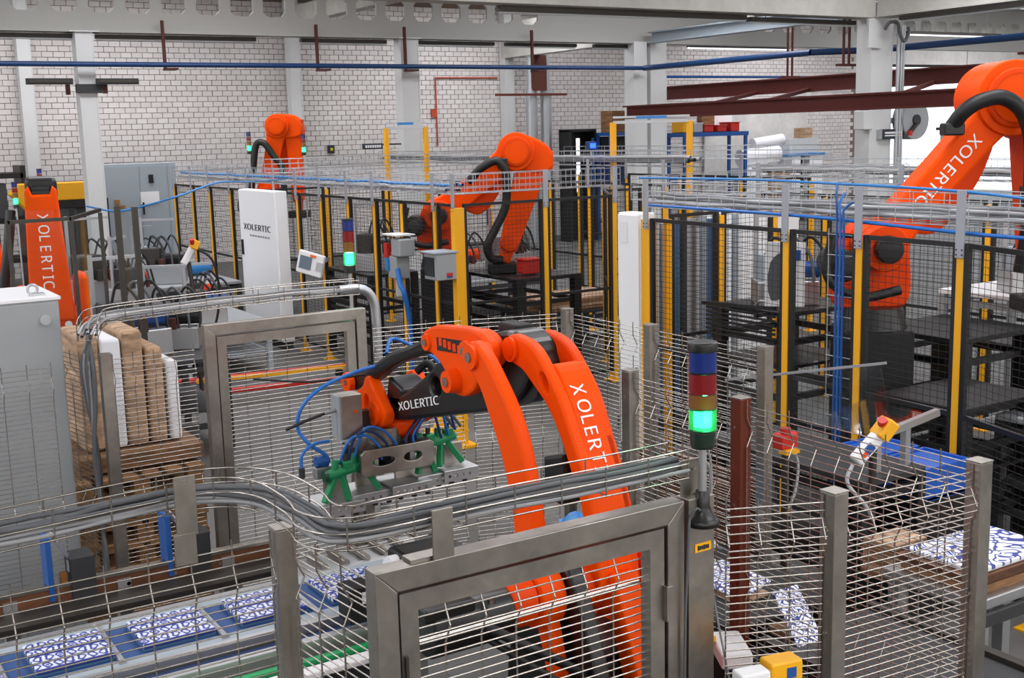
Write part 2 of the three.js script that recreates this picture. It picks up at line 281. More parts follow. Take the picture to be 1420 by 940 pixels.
{                                                            // blue compressed-air pipe with rust-red hangers
  tag(g().rod([-4, 4.227, -21.4], [16.6, 4.227, -21.4], 0.045, 10).build('air_pipe', M.pipeBlue), 'long blue pipe crossing the picture from the left edge to the wide column', 'pipe');
  tag(g().rod([17, 4.227, -21.4], [17, 4.227, -16.4], 0.06, 10).rod([16.6, 4.227, -21.4], [17, 4.227, -21.4], 0.045, 10).rod([17, 4.227, -16.4], [17.8, 4.227, -15.6], 0.06, 10).rod([17.8, 4.227, -15.6], [17.8, 4.227, -6], 0.06, 10).build('air_pipe', M.pipeBlue), 'blue pipe rising to the right edge past the thick column', 'pipe');
  tag(g().rod([17.8, 4.06, -21.72], [27, 4.06, -21.72], 0.03, 8).build('air_pipe', M.blue), 'thin blue pipe running right behind the thick column', 'pipe');
  for (const [x, lab] of [[6.39, 'rust-red pipe hanger under the girder at the left'], [9.3, 'rust-red pipe hanger second from the left'], [11.17, 'rust-red pipe hanger third from the left'], [14.17, 'rust-red pipe hanger left of the wide column']]) {
    const t = thing('pipe_hanger', lab, 'hanger', [x, 4.14, -21.6]); g().bar([x, 4.15, -21.6], [x, 5.0, -21.6], 0.05, 0.05).build('rod', M.rust, t); g().box(x + 0.06, 4.155, -21.48, 0.2, 0.035, 0.28).build('foot', M.rust, t);
  }
  for (const [x, z, lab] of [[19.6, -19.6, 'pair of rust-red hangers holding blue pipes under the sloping beam'], [17.0, -15.6, 'rust-red hanger beside the left face of the thick column'], [17.75, -12.4, 'rust-red hanger right of the thick column']]) {
    const t = thing('pipe_hanger', lab, 'hanger', [x, 3.9, z]); g().bar([x, 3.95, z], [x, 6.3, z], 0.035, 0.035).bar([x + 0.14, 3.95, z], [x + 0.14, 6.3, z], 0.035, 0.035).build('rod', M.rust, t); g().box(x + 0.1, 3.95, z, 0.5, 0.04, 0.1).build('foot', M.rust, t);
  }
}
{                                                            // two long red crane beams
  const beam = (lab, x, y, h, z0, z1) => { const t = thing('crane_beam', lab, 'beam', [x, y - h, (z0 + z1) / 2]), c = (z0 + z1) / 2, L = z1 - z0; g().box(x, y - h / 2, c, 0.025, h, L).build('web', M.redIron, t); g().box(x, y, c, 0.22, 0.03, L).build('flange', M.redIron, t); g().box(x, y - h, c, 0.22, 0.03, L).build('flange', M.redIron, t); };
  beam('dark red crane beam in front of the thick column', 14.4, 3.33, 0.22, -18.65, -4);
  beam('dark red crane beam passing behind the thick column', 18.6, 3.86, 0.28, -22.7, -5);
  for (const [z, lab] of [[-17.2, 'red diagonal tie between the crane beams, left of the thick column'], [-15.7, 'red diagonal tie between the crane beams, beside the thick column'], [-12.6, 'red diagonal tie between the crane beams, right of the thick column']]) tag(g().bar([14.5, 3.2, z], [18.5, 3.6, z - 2.2], 0.07, 0.07).build('cross_tie', M.redIron), lab, 'beam');
  tag(g().cyl([16.9, 3.1, -15.0], [16.9, 3.42, -15.0], 0.07, 14).build('pipe_stub', M.rust), 'short rust pipe standing behind the front crane beam', 'pipe');
}
{                                                            // column band and heaters
  const t = thing('column_band', 'dark band clamped round the pale column at the left', 'clamp', [5.05, 3.75, -21.6]); g().box(5.07, 3.83, -21.62, 0.46, 0.15, 0.12).build('band', M.darkGrey, t); g().box(4.72, 3.84, -21.7, 0.06, 0.22, 0.1).build('bracket', M.rust, t); g().box(5.32, 3.82, -21.6, 0.06, 0.15, 0.1).build('bracket', M.rust, t);
  for (const [a, b, lab] of [[4.02, 4.76, 'dark bar heater left of the banded column'], [5.16, 5.86, 'dark bar heater right of the banded column']]) { const h = thing('bar_heater', lab, 'heater', [(a + b) / 2, 3.9, -21.4]); g().box((a + b) / 2, 3.945, -21.5, b - a, 0.1, 0.12).build('housing', M.darkGrey, h); g().box((a + b) / 2, 3.945, -21.43, b - a - 0.06, 0.045, 0.02).build('reflector', M.darkSteel, h); }
}
{                                                            // on the wall
  const s = thing('exit_sign', 'small black and yellow sign on the brick wall right of the far orange arm', 'sign', [12.27, 2.52, -27.95]); g().box(12.27, 2.6, -27.95, 0.17, 0.2, 0.06).build('panel', M.signDark, s); g().box(12.27, 2.6, -27.91, 0.06, 0.07, 0.03).build('lamp', std('#d8c81e', 0.5), s);
  const q = thing('wall_sign', 'narrow dark sign with a pale line of print, left of the goalpost frame', 'sign', [10.32, 2.6, -21.5]); g().box(10.32, 2.7, -21.5, 0.42, 0.11, 0.05).box(10.72, 2.73, -21.55, 0.5, 0.03, 0.03).build('board', M.signDark, q); for (let i = 0; i < 7; i++) g().box(10.17 + i * 0.05, 2.7, -21.47, 0.035, 0.05, 0.012).build('print', M.paper, q);
  const k = thing('hanging_sign', 'dark sign with two lines of pale print on the thick column', 'sign', [17.44, 2.6, -14.88]); g().box(17.5, 2.69, -14.87, 0.56, 0.18, 0.06).build('board', M.signDark, k); g().box(17.2, 2.69, -14.9, 0.08, 0.17, 0.1).build('bracket', M.zinc, k); for (let i = 0; i < 10; i++) g().box(17.29 + i * 0.046, 2.715, -14.836, 0.036, 0.034, 0.012).box(17.29 + i * 0.046, 2.665, -14.836, 0.036, 0.024, 0.012).build('print', M.paper, k);
  const d = (x, lab) => { const t = thing('ventilation_duct', lab, 'duct', [x, 0, -26.6]); g().cyl([x, 0, -26.6], [x, 4.0, -26.6], 0.15, 18).build('pipe', M.zinc, t); g().cyl([x, 3.4, -26.6], [x, 3.48, -26.6], 0.165, 18).build('joint_ring', M.zinc, t); g().cyl([x, 4.0, -26.6], [x, 5.6, -26.6], 0.11, 16).build('riser', M.zinc, t); };
  d(17.4, 'left one of two round metal ducts against the brick wall'); d(17.85, 'right one of two round metal ducts against the brick wall');
  tag(g().box(17.55, 4.4, -26.45, 0.42, 0.9, 0.1).build('rust_panel', M.rust), 'rust-brown panel fixed over the two ducts', 'panel');
  tag(g().bar([16.2, 3.85, -26.43], [18.4, 3.85, -26.43], 0.05, 0.06).build('duct_rail', M.redIron), 'thin dark red rail across the two ducts', 'rail');
  tag(g().rod([15.3, 4.35, -27.94], [17.2, 4.35, -27.94], 0.02).rod([15.3, 4.35, -27.94], [15.3, 2.6, -27.94], 0.02).box(15.22, 3.45, -27.93, 0.16, 0.2, 0.05).build('fire_pipe', phy('#b5431f', 0.5)), 'thin rust-red pipe bent down the brick wall', 'pipe');
  const r = thing('hose_reel', 'grey round hose reel hanging right of the thick column', 'reel', [18.0, 2.6, -14.95]); g().cyl([18.05, 2.93, -14.8], [18.05, 2.93, -15.05], 0.35, 30).build('drum', M.cabinetGrey, r); g().cyl([18.05, 2.93, -14.77], [18.05, 2.93, -14.8], 0.1, 16).build('hub', M.darkGrey, r); g().bar([18.0, 2.86, -14.75], [17.82, 2.7, -14.75], 0.07, 0.05).build('arm', M.darkSteel, r); g().box(17.82, 2.7, -14.74, 0.07, 0.09, 0.06).build('handle', M.red, r); g().box(17.69, 2.93, -15.0, 0.28, 0.1, 0.08).build('wall_bracket', M.zinc, r);
}

// ---------------------------------------------------------------- fences
// kink: the mats have two stiffening creases where the upright wires bend out by 25 mm
const crease = (y, at) => { for (const c of at) { const t = Math.abs(y - c); if (t < 0.06) return 0.03 * (1 - t / 0.06); } return 0; };
function mat(a, b, y0, y1, o) {                              // one welded mat between two points on the floor plan
  const q = g(), A = V(a[0], 0, a[1]), B = V(b[0], 0, b[1]), d = B.clone().sub(A), L = d.length(); d.normalize(); const n = V(-d.z, 0, d.x).multiplyScalar(o.flip ?? 1), kk = o.crease ?? [];
  const P = (s, y, off = 0) => { const e = crease(y, kk) + off; return [A.x + d.x * s + n.x * e, y, A.z + d.z * s + n.z * e]; };
  for (let y = y0; y <= y1 + 1e-6; y += o.v) { if (o.flat) q.rod(P(0, y), P(L, y), o.r, 4); else q.rod(P(-0.0, y, o.r * 2), P(L, y, o.r * 2), o.r, 6); }
  const N = Math.max(1, Math.round(L / o.h));
  for (let i = 0; i <= N; i++) {
    const s = Math.min(L - 0.004, Math.max(0.004, L * i / N));
    if (!kk.length) { q.rod(P(s, y0 - 0.01), P(s, y1 + 0.012), o.r, o.flat ? 4 : 6); continue; }
    const ys = [y0 - 0.012]; for (const c of kk) ys.push(c - 0.06, c, c + 0.06); ys.push(y1 + 0.012); ys.sort((p, r) => p - r);
    for (let j = 0; j + 1 < ys.length; j++) if (ys[j + 1] <= y1 + 0.02) q.rod(P(s, ys[j]), P(s, ys[j + 1]), o.r * 1.1, 6);
  }
  return q;
}
const NEAR = { v: 0.025, h: 0.12, r: 0.0024, crease: [1.66, 1.0, 0.4] };
const H = 1.8;
function steelPost(t, x, z, w = 0.06, h = H, m = M.steel) {
  const p = g().box(x, h / 2, z, w, h, w, { r: 0.003 }).build('post', m, t); g().box(x, h + 0.003, z, w + 0.004, 0.006, w + 0.004, { r: 0.002 }).build('cap', M.steel, p); g().box(x, 0.005, z, w + 0.08, 0.01, w + 0.08).build('base_plate', M.steel, p);
  for (const y of [h - 0.12, h - 0.45]) g().cyl([x - w / 2 - 0.004, y, z], [x + w / 2 + 0.004, y, z], 0.006, 8).build('rivet', M.wire, p);
}
function steelFence(label, pts, posts, o = {}) {
  const t = thing('mesh_fence', label, 'fence', [pts[0][0], 0, pts[0][1]]);
  for (let i = 0; i + 1 < pts.length; i++) {
    const [x0, z0] = pts[i], [x1, z1] = pts[i + 1], L = Math.hypot(x1 - x0, z1 - z0), e = 0.034;
    mat([x0 + (x1 - x0) * e / L, z0 + (z1 - z0) * e / L], [x1 - (x1 - x0) * e / L, z1 - (z1 - z0) * e / L], 0.12, o.top ?? H - 0.015, { ...NEAR, flip: o.flip }).build('wire_mat', M.wire, t, true);
  }
  for (const [x, z, m] of posts) steelPost(t, x, z, 0.06, H, m ? M.redBrownPost : M.steel);
  return t;
}
M.redBrownPost = std('#6d3323', 0.55, { metalness: 0.3, roughnessMap: scuff });  // one post is red-brown all over
steelFence('stainless mesh fence along the front of the belt at the lower left', [[-0.3, -3.15], [1.17, -3.15]], [[1.17, -3.15]]);
steelFence('short stainless mesh bay between the capped post and the front gate', [[1.175, -3.13], [1.225, -2.66]], [], { flip: -1 });
steelFence('stainless mesh bay right of the beacon, ending at the post nearest the front', [[2.32, -2.6], [2.67, -2.45]], [[2.67, -2.45]]);
steelFence('stainless mesh bay between the two nearest posts at the lower right', [[2.67, -2.45], [3.29, -2.4]], [[3.29, -2.4]]);
steelFence('stainless mesh fence with one red-brown post behind the beacon', [[3.33, -2.43], [3.33, -3.57], [3.33, -4.31]], [[3.33, -3.57, 1], [3.33, -4.31]]);
steelFence('stainless mesh fence furthest right, between three posts beyond the red-brown post', [[4.22, -4.35], [4.22, -5.27], [4.22, -6.1]], [[4.22, -4.35], [4.22, -5.27], [4.22, -6.1]]);
steelFence('stainless mesh fence in front of the grey cabinet at the left edge', [[0.3, -6.38], [1.22, -6.38]], []);
steelFence('stainless mesh bay between the left back post and the back gate', [[1.46, -6.4], [1.97, -6.4]], [[1.46, -6.4]]);
steelFence('narrow stainless mesh return behind the left back post', [[1.40, -6.45], [1.3, -7.0]], []);
steelFence('stainless mesh fence behind the large robot, right of the back gate', [[2.98, -6.4], [3.6, -6.3], [4.2, -6.13]], []);

function gate(label, x0, x1, z, top, o = {}) {
  const t = thing('safety_gate', label, 'gate', [(x0 + x1) / 2, 0, z]), w = 0.062, d = 0.06;
  const miter = (pts, nm) => g().plate(pts, z - d / 2, z + d / 2, 0.003).build(nm, M.steel, t);
  miter([[x0, top], [x1, top], [x1 - w, top - w], [x0 + w, top - w]], 'top_rail');
  miter([[x0, 0.02], [x0, top], [x0 + w, top - w], [x0 + w, 0.02]], 'side_rail');
  miter([[x1, 0.02], [x1, top], [x1 - w, top - w], [x1 - w, 0.02]], 'side_rail');
  const a = x0 + w + 0.008, b = x1 - w - 0.008, c = top - w - 0.01, lw = 0.052;
  const lf = g().plate([[a, 0.1], [b, 0.1], [b, c], [a, c]], z - 0.022, z + 0.022, 0, { holes: [[(a + b) / 2, (0.1 + c) / 2, (b - a) / 2 - lw, (c - 0.1) / 2 - lw, 0.002, 0]] }).build('leaf_frame', M.steel, t);
  mat([a + lw - 0.01, z - 0.026], [b - lw + 0.01, z - 0.026], 0.16, c - lw + 0.01, { v: 0.025, h: 0.118, r: 0.0025, crease: [c - lw - 0.075, 0.9] }).build('wire_mat', M.wire, lf, true);
  if (o.lock) { const s = g().box(b + 0.005, 1.52, z + 0.032, 0.022, 0.11, 0.02, { r: 0.002 }).build('hinge', M.steel, t); g().box(a + 0.01, 1.5, z + 0.028, 0.008, 0.16, 0.01).build('latch_strip', M.darkSteel, t); g().rod([a + lw, 1.58, z - 0.034], [b - lw, 1.58, z - 0.034], 0.006, 8).build('stiffening_rod', M.wire, lf); }
  return t;
}
gate('stainless steel front gate with welded frame in front of the large robot', 1.2, 2.205, -2.63, 1.82, { lock: 1 });
gate('stainless steel back gate behind the gripper, taller than the mesh beside it', 1.985, 2.955, -6.38, 1.905);
{
  const t = thing('gate_post', 'wide stainless post at the hinge side of the front gate, with a yellow sticker', 'post', [2.27, 0, -2.63]);
  g().box(2.272, 0.91, -2.63, 0.1, 1.82, 0.06, { r: 0.003 }).build('post', M.steel, t);
  const bp = g().box(2.262, 1.86, -2.64, 0.075, 0.14, 0.006, { r: 0.002 }).build('bracket_plate', M.steel, t);
  for (const dy of [1.9, 1.82]) g().cyl([2.27, dy, -2.64], [2.27, dy, -2.63], 0.006, 8).build('bolt', M.wire, bp);
  const st = g().box(2.275, 1.665, -2.598, 0.062, 0.026, 0.003).build('warning_sticker', M.yellow, t);
  for (let i = 0; i < 6; i++) g().box(2.256 + i * 0.0075, 1.665, -2.5955, 0.005, i % 3 ? 0.012 : 0.015, 0.002).build('print', M.signDark, st);
  g().lathe([[0, 0], [0.03, 0.001], [0.034, 0.004], [0.028, 0.008], [0, 0.009]], 2.285, 1.735, -2.6).build('cable_gland', M.black, t);
}
{                                                            // signal tower on the gate post
  const t = thing('signal_tower', 'large stack light with the green segment lit, standing beside the front gate', 'light', [2.275, 1.74, -2.6]), x = 2.275, z = -2.6, r = 0.0405;
  g().lathe([[0, 0], [0.05, 0.0], [0.052, 0.012], [0.046, 0.02], [0.03, 0.035], [0.022, 0.06], [0.021, 0.105], [0, 0.105]], x, 1.735, z).build('foot', M.black, t);
  g().cyl([x, 1.83, z], [x, 1.99, z], 0.0125, 18).build('stem', M.alu, t);
  g().lathe([[0, 0], [0.034, 0.002], [0.037, 0.01], [0.039, 0.05], [0.042, 0.055], [0, 0.055]], x, 1.97, z).build('base', phy('#10241a', 0.35, { clearcoat: 0.4 }), t);
  const seg = (y0, y1, m, nm, inner) => { const s = g().lathe([[r, 0], [r, y1 - y0]], x, y0, z, 36).build(nm, m, t); if (inner) g().cyl([x, y0 + 0.004, z], [x, y1 - 0.004, z], 0.027, 20).build('reflector', inner, s); return s; };
  const ring = (y, m, rr = 0.0425, h = 0.007) => g().lathe([[0, 0], [rr, 0], [rr, h], [0, h]], x, y, z, 36).build('ring', m, t);
  ring(2.024, M.lensGreenOff); seg(2.031, 2.088, M.lensGreen, 'lit_green_lens', M.lampCore); ring(2.088, M.lensGreenOff, 0.0415, 0.005); seg(2.093, 2.135, M.lensAmber, 'amber_lens', std('#c9772d', 0.4)); ring(2.135, M.lensRed); seg(2.142, 2.195, M.lensRed, 'red_lens', std('#8d1016', 0.4)); ring(2.195, M.black, 0.0412, 0.006); seg(2.201, 2.26, M.lensBlue, 'blue_lens', std('#123a8a', 0.4));
  g().lathe([[0, 0], [0.043, 0], [0.044, 0.003], [0.044, 0.022], [0.041, 0.028], [0, 0.029]], x, 2.26, z, 36).build('lid', M.black, t);
  const l = new THREE.PointLight('#55ffb4', 0.035, 0, 2); l.position.set(x - 0.02, 2.06, z + 0.05); l.castShadow = true; scene.add(l);
  tag(g().tube([[2.21, 1.775, -2.58], [2.225, 1.8, -2.57], [2.245, 1.79, -2.575]], 0.004).tube([[2.213, 1.78, -2.585], [2.205, 1.74, -2.58], [2.2, 1.6, -2.582], [2.195, 1.45, -2.585], [2.19, 1.1, -2.585]], 0.0045, 6, 30).build('cable', M.cableDark), 'grey cable running down the hinge gap of the front gate', 'cable');
  tag(g().tube([[2.29, 1.98, -2.62], [2.33, 1.955, -2.64], [2.345, 1.88, -2.64], [2.335, 1.8, -2.63], [2.31, 1.76, -2.61]], 0.0035).tube([[2.29, 1.93, -2.62], [2.325, 1.9, -2.63], [2.34, 1.83, -2.64], [2.33, 1.7, -2.65], [2.345, 1.45, -2.62], [2.375, 1.15, -2.57], [2.4, 0.9, -2.55]], 0.0035, 6, 40).build('cable', M.cable), 'looped grey cable hanging behind the large stack light', 'cable');
}
{
  const t = thing('junction_plate', 'small grey plate on an upright rod behind the mesh right of the front gate', 'bracket', [2.42, 0.6, -2.75]); g().box(2.43, 1.43, -2.8, 0.07, 0.075, 0.012).build('plate', M.steel, t); g().rod([2.4, 0.02, -2.82], [2.4, 1.6, -2.82], 0.008, 8).build('rod', M.wire, t);
}

// ---------------------------------------------------------------- wire trays and the cables in them
function wireTray(label, pts, w, h, o = {}) {
  const t = thing('cable_tray', label, 'cable tray', pts[0]), c = new THREE.CatmullRomCurve3(pts.map((p) => V(...p)), false, 'catmullrom', o.tension ?? 0.3), L = c.getLength(), r = o.r ?? 0.0028;
  const fr = (u) => { const p = c.getPointAt(u), d = c.getTangentAt(u), s = V(-d.z, 0, d.x).normalize(); return (a, b) => [p.x + s.x * a, p.y + b, p.z + s.z * a]; };
  const n = Math.max(2, Math.ceil(L / (o.seg ?? 0.1)));
  const run = g(); for (const [a, b] of o.lines ?? [[-w / 2, h], [-w / 2, h * 0.5], [-w / 2, 0], [0, 0], [w / 2, 0], [w / 2, h * 0.5], [w / 2, h]]) { const q = []; for (let i = 0; i <= n; i++) q.push(V(...fr(i / n)(a, b))); if (pts.length === 2) run.rod(q[0].toArray(), q[n].toArray(), r, o.sides ?? 5); else run.add(new THREE.TubeGeometry(new THREE.CatmullRomCurve3(q), n * 2, r, o.sides ?? 5)); }
  run.build('long_wire', o.mat ?? M.wire, t, true);
  const cr = g(); const k = Math.round(L / (o.pitch ?? 0.15)); for (let i = 0; i <= k; i++) { const f = fr(Math.min(0.999, Math.max(0.001, i / k))); cr.rod(f(-w / 2, h), f(-w / 2, 0), r, 4).rod(f(-w / 2, 0), f(w / 2, 0), r, 4).rod(f(w / 2, 0), f(w / 2, h), r, 4); }
  cr.build('cross_wire', o.mat ?? M.wire, t, true);
  return fr;
}
function cablesIn(label, group, pts, n, r, w, h, tension = 0.3, mats = [M.cable, M.cableLight, M.cableDark]) {
  const c = new THREE.CatmullRomCurve3(pts.map((p) => V(...p)), false, 'catmullrom', tension), L = c.getLength(), k = Math.max(4, Math.ceil(L / 0.22));
  for (let j = 0; j < n; j++) {
    const a0 = (j / Math.max(1, n - 1) - 0.5) * w, b0 = r + (j % 2) * r * 1.8 + rnd(0, h), q = [];
    for (let i = 0; i <= k; i++) { const u = i / k, p = c.getPointAt(u), d = c.getTangentAt(u), s = V(-d.z, 0, d.x).normalize(), a = a0 + rnd(-0.012, 0.012) * (w / 0.08); q.push(V(p.x + s.x * a, p.y + b0 + rnd(-0.006, 0.006), p.z + s.z * a)); }
    tag(new G().add(new THREE.TubeGeometry(new THREE.CatmullRomCurve3(q), k * 4, r * rnd(0.8, 1.15), 7)).build('cable', mats[j % mats.length]), label, 'cable', group);
  }
}
const T1 = [[-0.35, 1.87, -3.2], [0.35, 1.87, -3.215], [0.775, 1.88, -3.23], [1.0, 1.885, -3.21], [1.12, 1.885, -3.08], [1.14, 1.88, -2.86], [1.13, 1.875, -2.74], [1.18, 1.88, -2.655], [1.3, 1.885, -2.64], [1.64, 1.885, -2.64], [2.0, 1.88, -2.64], [2.24, 1.88, -2.64]].map(([x, y, z]) => [x, y, z - 0.03]);
wireTray('zinc wire tray running from the lower left edge to the front gate post', T1, 0.1, 0.085, { tension: 0.5 });
cablesIn('grey cable in the near wire tray above the belt and the front gate', 'cables in the near wire tray', T1, 9, 0.0068, 0.08, 0.03, 0.5, [M.cable, M.cableDark]);
const T2 = [[1.36, 1.9, -6.3], [1.42, 1.93, -6.46], [1.55, 1.94, -6.62], [2.2, 1.955, -6.66], [2.7, 1.96, -6.64], [3.02, 1.96, -6.6]];
wireTray('zinc wire tray above the back gate', T2, 0.1, 0.085, { tension: 0.4 });
cablesIn('grey cable in the wire tray above the back gate', 'cables in the back wire tray', T2, 6, 0.0085, 0.08, 0.03, 0.4, [M.cableLight, M.cable]);
cablesIn('grey cable dropping down beside the left back post', 'cables beside the left back post', [[1.4, 1.93, -6.42], [1.36, 1.86, -6.4], [1.375, 1.6, -6.42], [1.38, 1.0, -6.42], [1.38, 0.1, -6.42]], 5, 0.011, 0.06, 0.001, 0.4, [M.cableDark, M.cable]);
tag(g().tube([[2.9, 1.99, -6.6], [3.05, 1.985, -6.6], [3.12, 1.92, -6.6], [3.14, 1.78, -6.6], [3.14, 1.3, -6.6], [3.14, 0.2, -6.6]], 0.029, 12, 60).build('corrugated_hose', M.zinc), 'ribbed grey hose bending down at the right end of the back tray', 'hose');
for (const [x, z, y, lab] of [[0.885, -3.185, 1.79, 'stainless tray bracket rising from the front mesh fence']]) {
  const t = thing('tray_bracket', lab, 'bracket', [x, y, z]); g().box(x + 0.01, y + 0.13, z + 0.05, 0.06, 0.17, 0.006, { r: 0.002 }).build('upper_plate', M.steel, t); g().box(x, y + 0.01, z + 0.055, 0.062, 0.09, 0.006, { r: 0.002 }).build('lower_plate', M.steel, t); g().cyl([x + 0.01, y + 0.2, z + 0.05], [x + 0.01, y + 0.2, z + 0.057], 0.005, 8).build('bolt', M.wire, t);
}
{ const t = thing('tray_bracket', 'stainless tray bracket standing on the top rail of the front gate', 'bracket', [1.39, 1.82, -2.62]); g().box(1.4, 1.885, -2.605, 0.062, 0.135, 0.006, { r: 0.002 }).build('plate', M.steel, t); g().box(1.36, 1.824, -2.64, 0.1, 0.008, 0.05).build('foot', M.steel, t); g().cyl([1.39, 1.935, -2.611], [1.39, 1.935, -2.604], 0.004, 8).build('bolt', M.darkSteel, t); }

// ---------------------------------------------------------------- the large robot
const basis = (x, y, z, at) => new THREE.Matrix4().makeBasis(V(...x).normalize(), V(...y).normalize(), V(...z).normalize()).setPosition(...at);
{
  const t = thing('robot_arm', 'large orange palletising robot leaning over the gripper behind the front gate', 'robot', [2.6, 0, -3.5]), X = 2.61;
  // foot, turntable and carousel
  g().box(X, 0.2, -3.5, 0.62, 0.4, 0.7, { r: 0.02 }).build('pedestal', M.darkGrey, t);
  g().cyl([X, 0.4, -3.5], [X, 0.62, -3.5], 0.3, 36, 0.27).build('turntable', M.blackMatt, t);
  const car = g().profile([[-3.86, 0.6], [-3.88, 0.8], [-3.75, 1.1], [-3.62, 1.3], [-3.46, 1.32], [-3.36, 1.2], [-3.2, 0.86], [-3.14, 0.6]], X + 0.1, X + 0.16, 0.012, { smooth: 6 }).build('carousel_cheek', M.orangeDeep, t);
  g().profile([[-3.86, 0.6], [-3.88, 0.8], [-3.75, 1.1], [-3.62, 1.3], [-3.46, 1.32], [-3.38, 1.2], [-3.26, 0.9], [-3.2, 0.6]], X - 0.25, X - 0.18, 0.012, { smooth: 6 }).build('carousel_cheek', M.black, t);
  g().profile([[-3.46, 1.26], [-3.38, 1.27], [-3.2, 0.82], [-3.1, 0.5], [-3.2, 0.45]], X - 0.08, X + 0.03, 0.01).build('rear_fairing', M.orange, t);
  g().profile([[-3.62, 1.3], [-3.5, 1.2], [-3.4, 0.9], [-3.32, 0.6], [-3.37, 0.58], [-3.46, 0.88], [-3.56, 1.14], [-3.66, 1.24]], X - 0.33, X - 0.27, 0.008, { smooth: 5 }).build('hose_guide', M.orange, t);
  g().box(X - 0.02, 0.78, -3.56, 0.3, 0.36, 0.42, { r: 0.03 }).build('carousel_body', M.black, t);
  const drum = (x0, x1, r, m, nm, y = 1.2, z = -3.55) => new G().add(new THREE.LatheGeometry([[0, 0], [r - 0.012, 0], [r, 0.012], [r, x1 - x0 - 0.012], [r - 0.012, x1 - x0], [0, x1 - x0]].map((p) => new THREE.Vector2(...p)), 36), basis([0, 1, 0], [1, 0, 0], [0, 0, -1], [x0, y, z])).build(nm, m, t);
  drum(X - 0.36, X - 0.25, 0.12, M.orange, 'drive_housing'); drum(X - 0.48, X - 0.36, 0.1, M.orangeDeep, 'drive_housing'); drum(X - 0.18, X + 0.1, 0.11, M.orangeDeep, 'pivot_drum'); drum(X + 0.16, X + 0.25, 0.14, M.orange, 'drive_housing'); drum(X + 0.25, X + 0.4, 0.09, M.black, 'motor', 1.2, -3.6);
  drum(X - 0.82, X - 0.49, 0.1, M.black, 'motor', 1.2, -3.5);
  g().box(X - 0.75, 1.28, -3.47, 0.2, 0.05, 0.1, { r: 0.01 }).build('terminal_box', M.black, t);
  for (const dz of [-0.05, 0.05]) g().cyl([X - 0.6, 1.285, -3.45 + dz], [X - 0.6, 1.3, -3.45 + dz], 0.014, 10).build('bolt', M.wire, t);
  g().tube([[X - 0.62, 1.2, -3.42], [X - 0.5, 1.12, -3.34], [X - 0.35, 1.02, -3.32], [X - 0.2, 0.9, -3.34]], 0.02, 8).tube([[X - 0.6, 1.14, -3.42], [X - 0.45, 1.02, -3.3], [X - 0.3, 0.9, -3.3]], 0.014, 8).build('cable_loop', M.rubber, t);
  // main link: a curved channel with two prongs at the top
  const back = [[-3.93, 2.1], [-3.84, 2.075], [-3.75, 2.0], [-3.66, 1.9], [-3.58, 1.745], [-3.51, 1.6], [-3.468, 1.48], [-3.44, 1.33], [-3.43, 1.2]];
  const front = [[-3.5, 1.06], [-3.62, 1.06], [-3.69, 1.16], [-3.7, 1.35], [-3.72, 1.48], [-3.775, 1.62], [-3.85, 1.76], [-3.93, 1.86], [-4.03, 1.96], [-4.06, 2.04], [-4.01, 2.1]];
  const link = g().profile([[-3.93, 2.1], [-3.84, 2.075], [-3.75, 2.0], [-3.66, 1.9], [-3.57, 1.745], [-3.49, 1.6], [-3.455, 1.48], [-3.43, 1.33], [-3.42, 1.2], [-3.49, 1.12], [-3.52, 1.33], [-3.53, 1.5], [-3.59, 1.62], [-3.67, 1.76], [-3.755, 1.86], [-3.84, 1.92], [-3.92, 1.97], [-4.02, 2.0], [-4.05, 2.05], [-4.01, 2.1]], X - 0.122, X - 0.072, 0.012, { smooth: 5, holes: [[-3.765, 1.945, 0.022, 0.042, -0.6]] }).build('link_arm', M.orange, t);
  g().profile([...back, ...front], X + 0.03, X + 0.078, 0.012, { smooth: 5 }).build('link_cheek', M.orangeDeep, link);
  g().profile([[-3.768, 2.012], [-3.66, 1.9], [-3.58, 1.745], [-3.51, 1.6], [-3.468, 1.48], [-3.44, 1.33], [-3.43, 1.12], [-3.5, 1.08], [-3.53, 1.33], [-3.54, 1.48], [-3.58, 1.6], [-3.66, 1.74], [-3.74, 1.86], [-3.82, 1.95]], X - 0.076, X + 0.07, 0.008, { smooth: 5 }).build('link_back', M.orange, link);
  for (const s of [-1, 1]) { const xx = X - 0.022 + s * 0.101; g().cyl([xx, 2.045, -3.99], [xx + s * 0.014, 2.045, -3.99], 0.05, 28).build('bearing_cap', M.orange, link); g().cyl([xx, 2.045, -3.99], [xx + s * 0.019, 2.045, -3.99], 0.034, 24).build('bearing_disc', M.orangeDeep, link); }
  g().cyl([X - 0.09, 2.045, -3.99], [X + 0.06, 2.045, -3.99], 0.052, 28).build('pivot_sleeve', M.black, link);
  {                                                          // lettering down the back of the link
    const c = new THREE.SplineCurve(back.map((p) => new THREE.Vector2(...p))), L = c.getLength(), q = g(); let s = 0.3;
    for (const ch of 'XOLERTIC') {
      const u = s / L, p = c.getPointAt(u), d = c.getTangentAt(u), T3 = [0, d.y, d.x], N3 = V(...T3).cross(V(1, 0, 0));
      q.text(ch, 0.06, basis(T3, [1, 0, 0], N3.toArray(), [X - 0.055, p.y + N3.y * 0.003, p.x + N3.z * 0.003]));
      s += { I: 0.03, L: 0.046, E: 0.05, T: 0.05 }[ch] ?? 0.06;
    }
    q.build('lettering', M.lettering, link);
  }
  g().profile([[-3.86, 1.62], [-3.72, 1.66], [-3.68, 1.5], [-3.76, 1.44], [-3.86, 1.5]], X - 0.07, X + 0.06, 0.012).build('bump_stop', M.black, t);
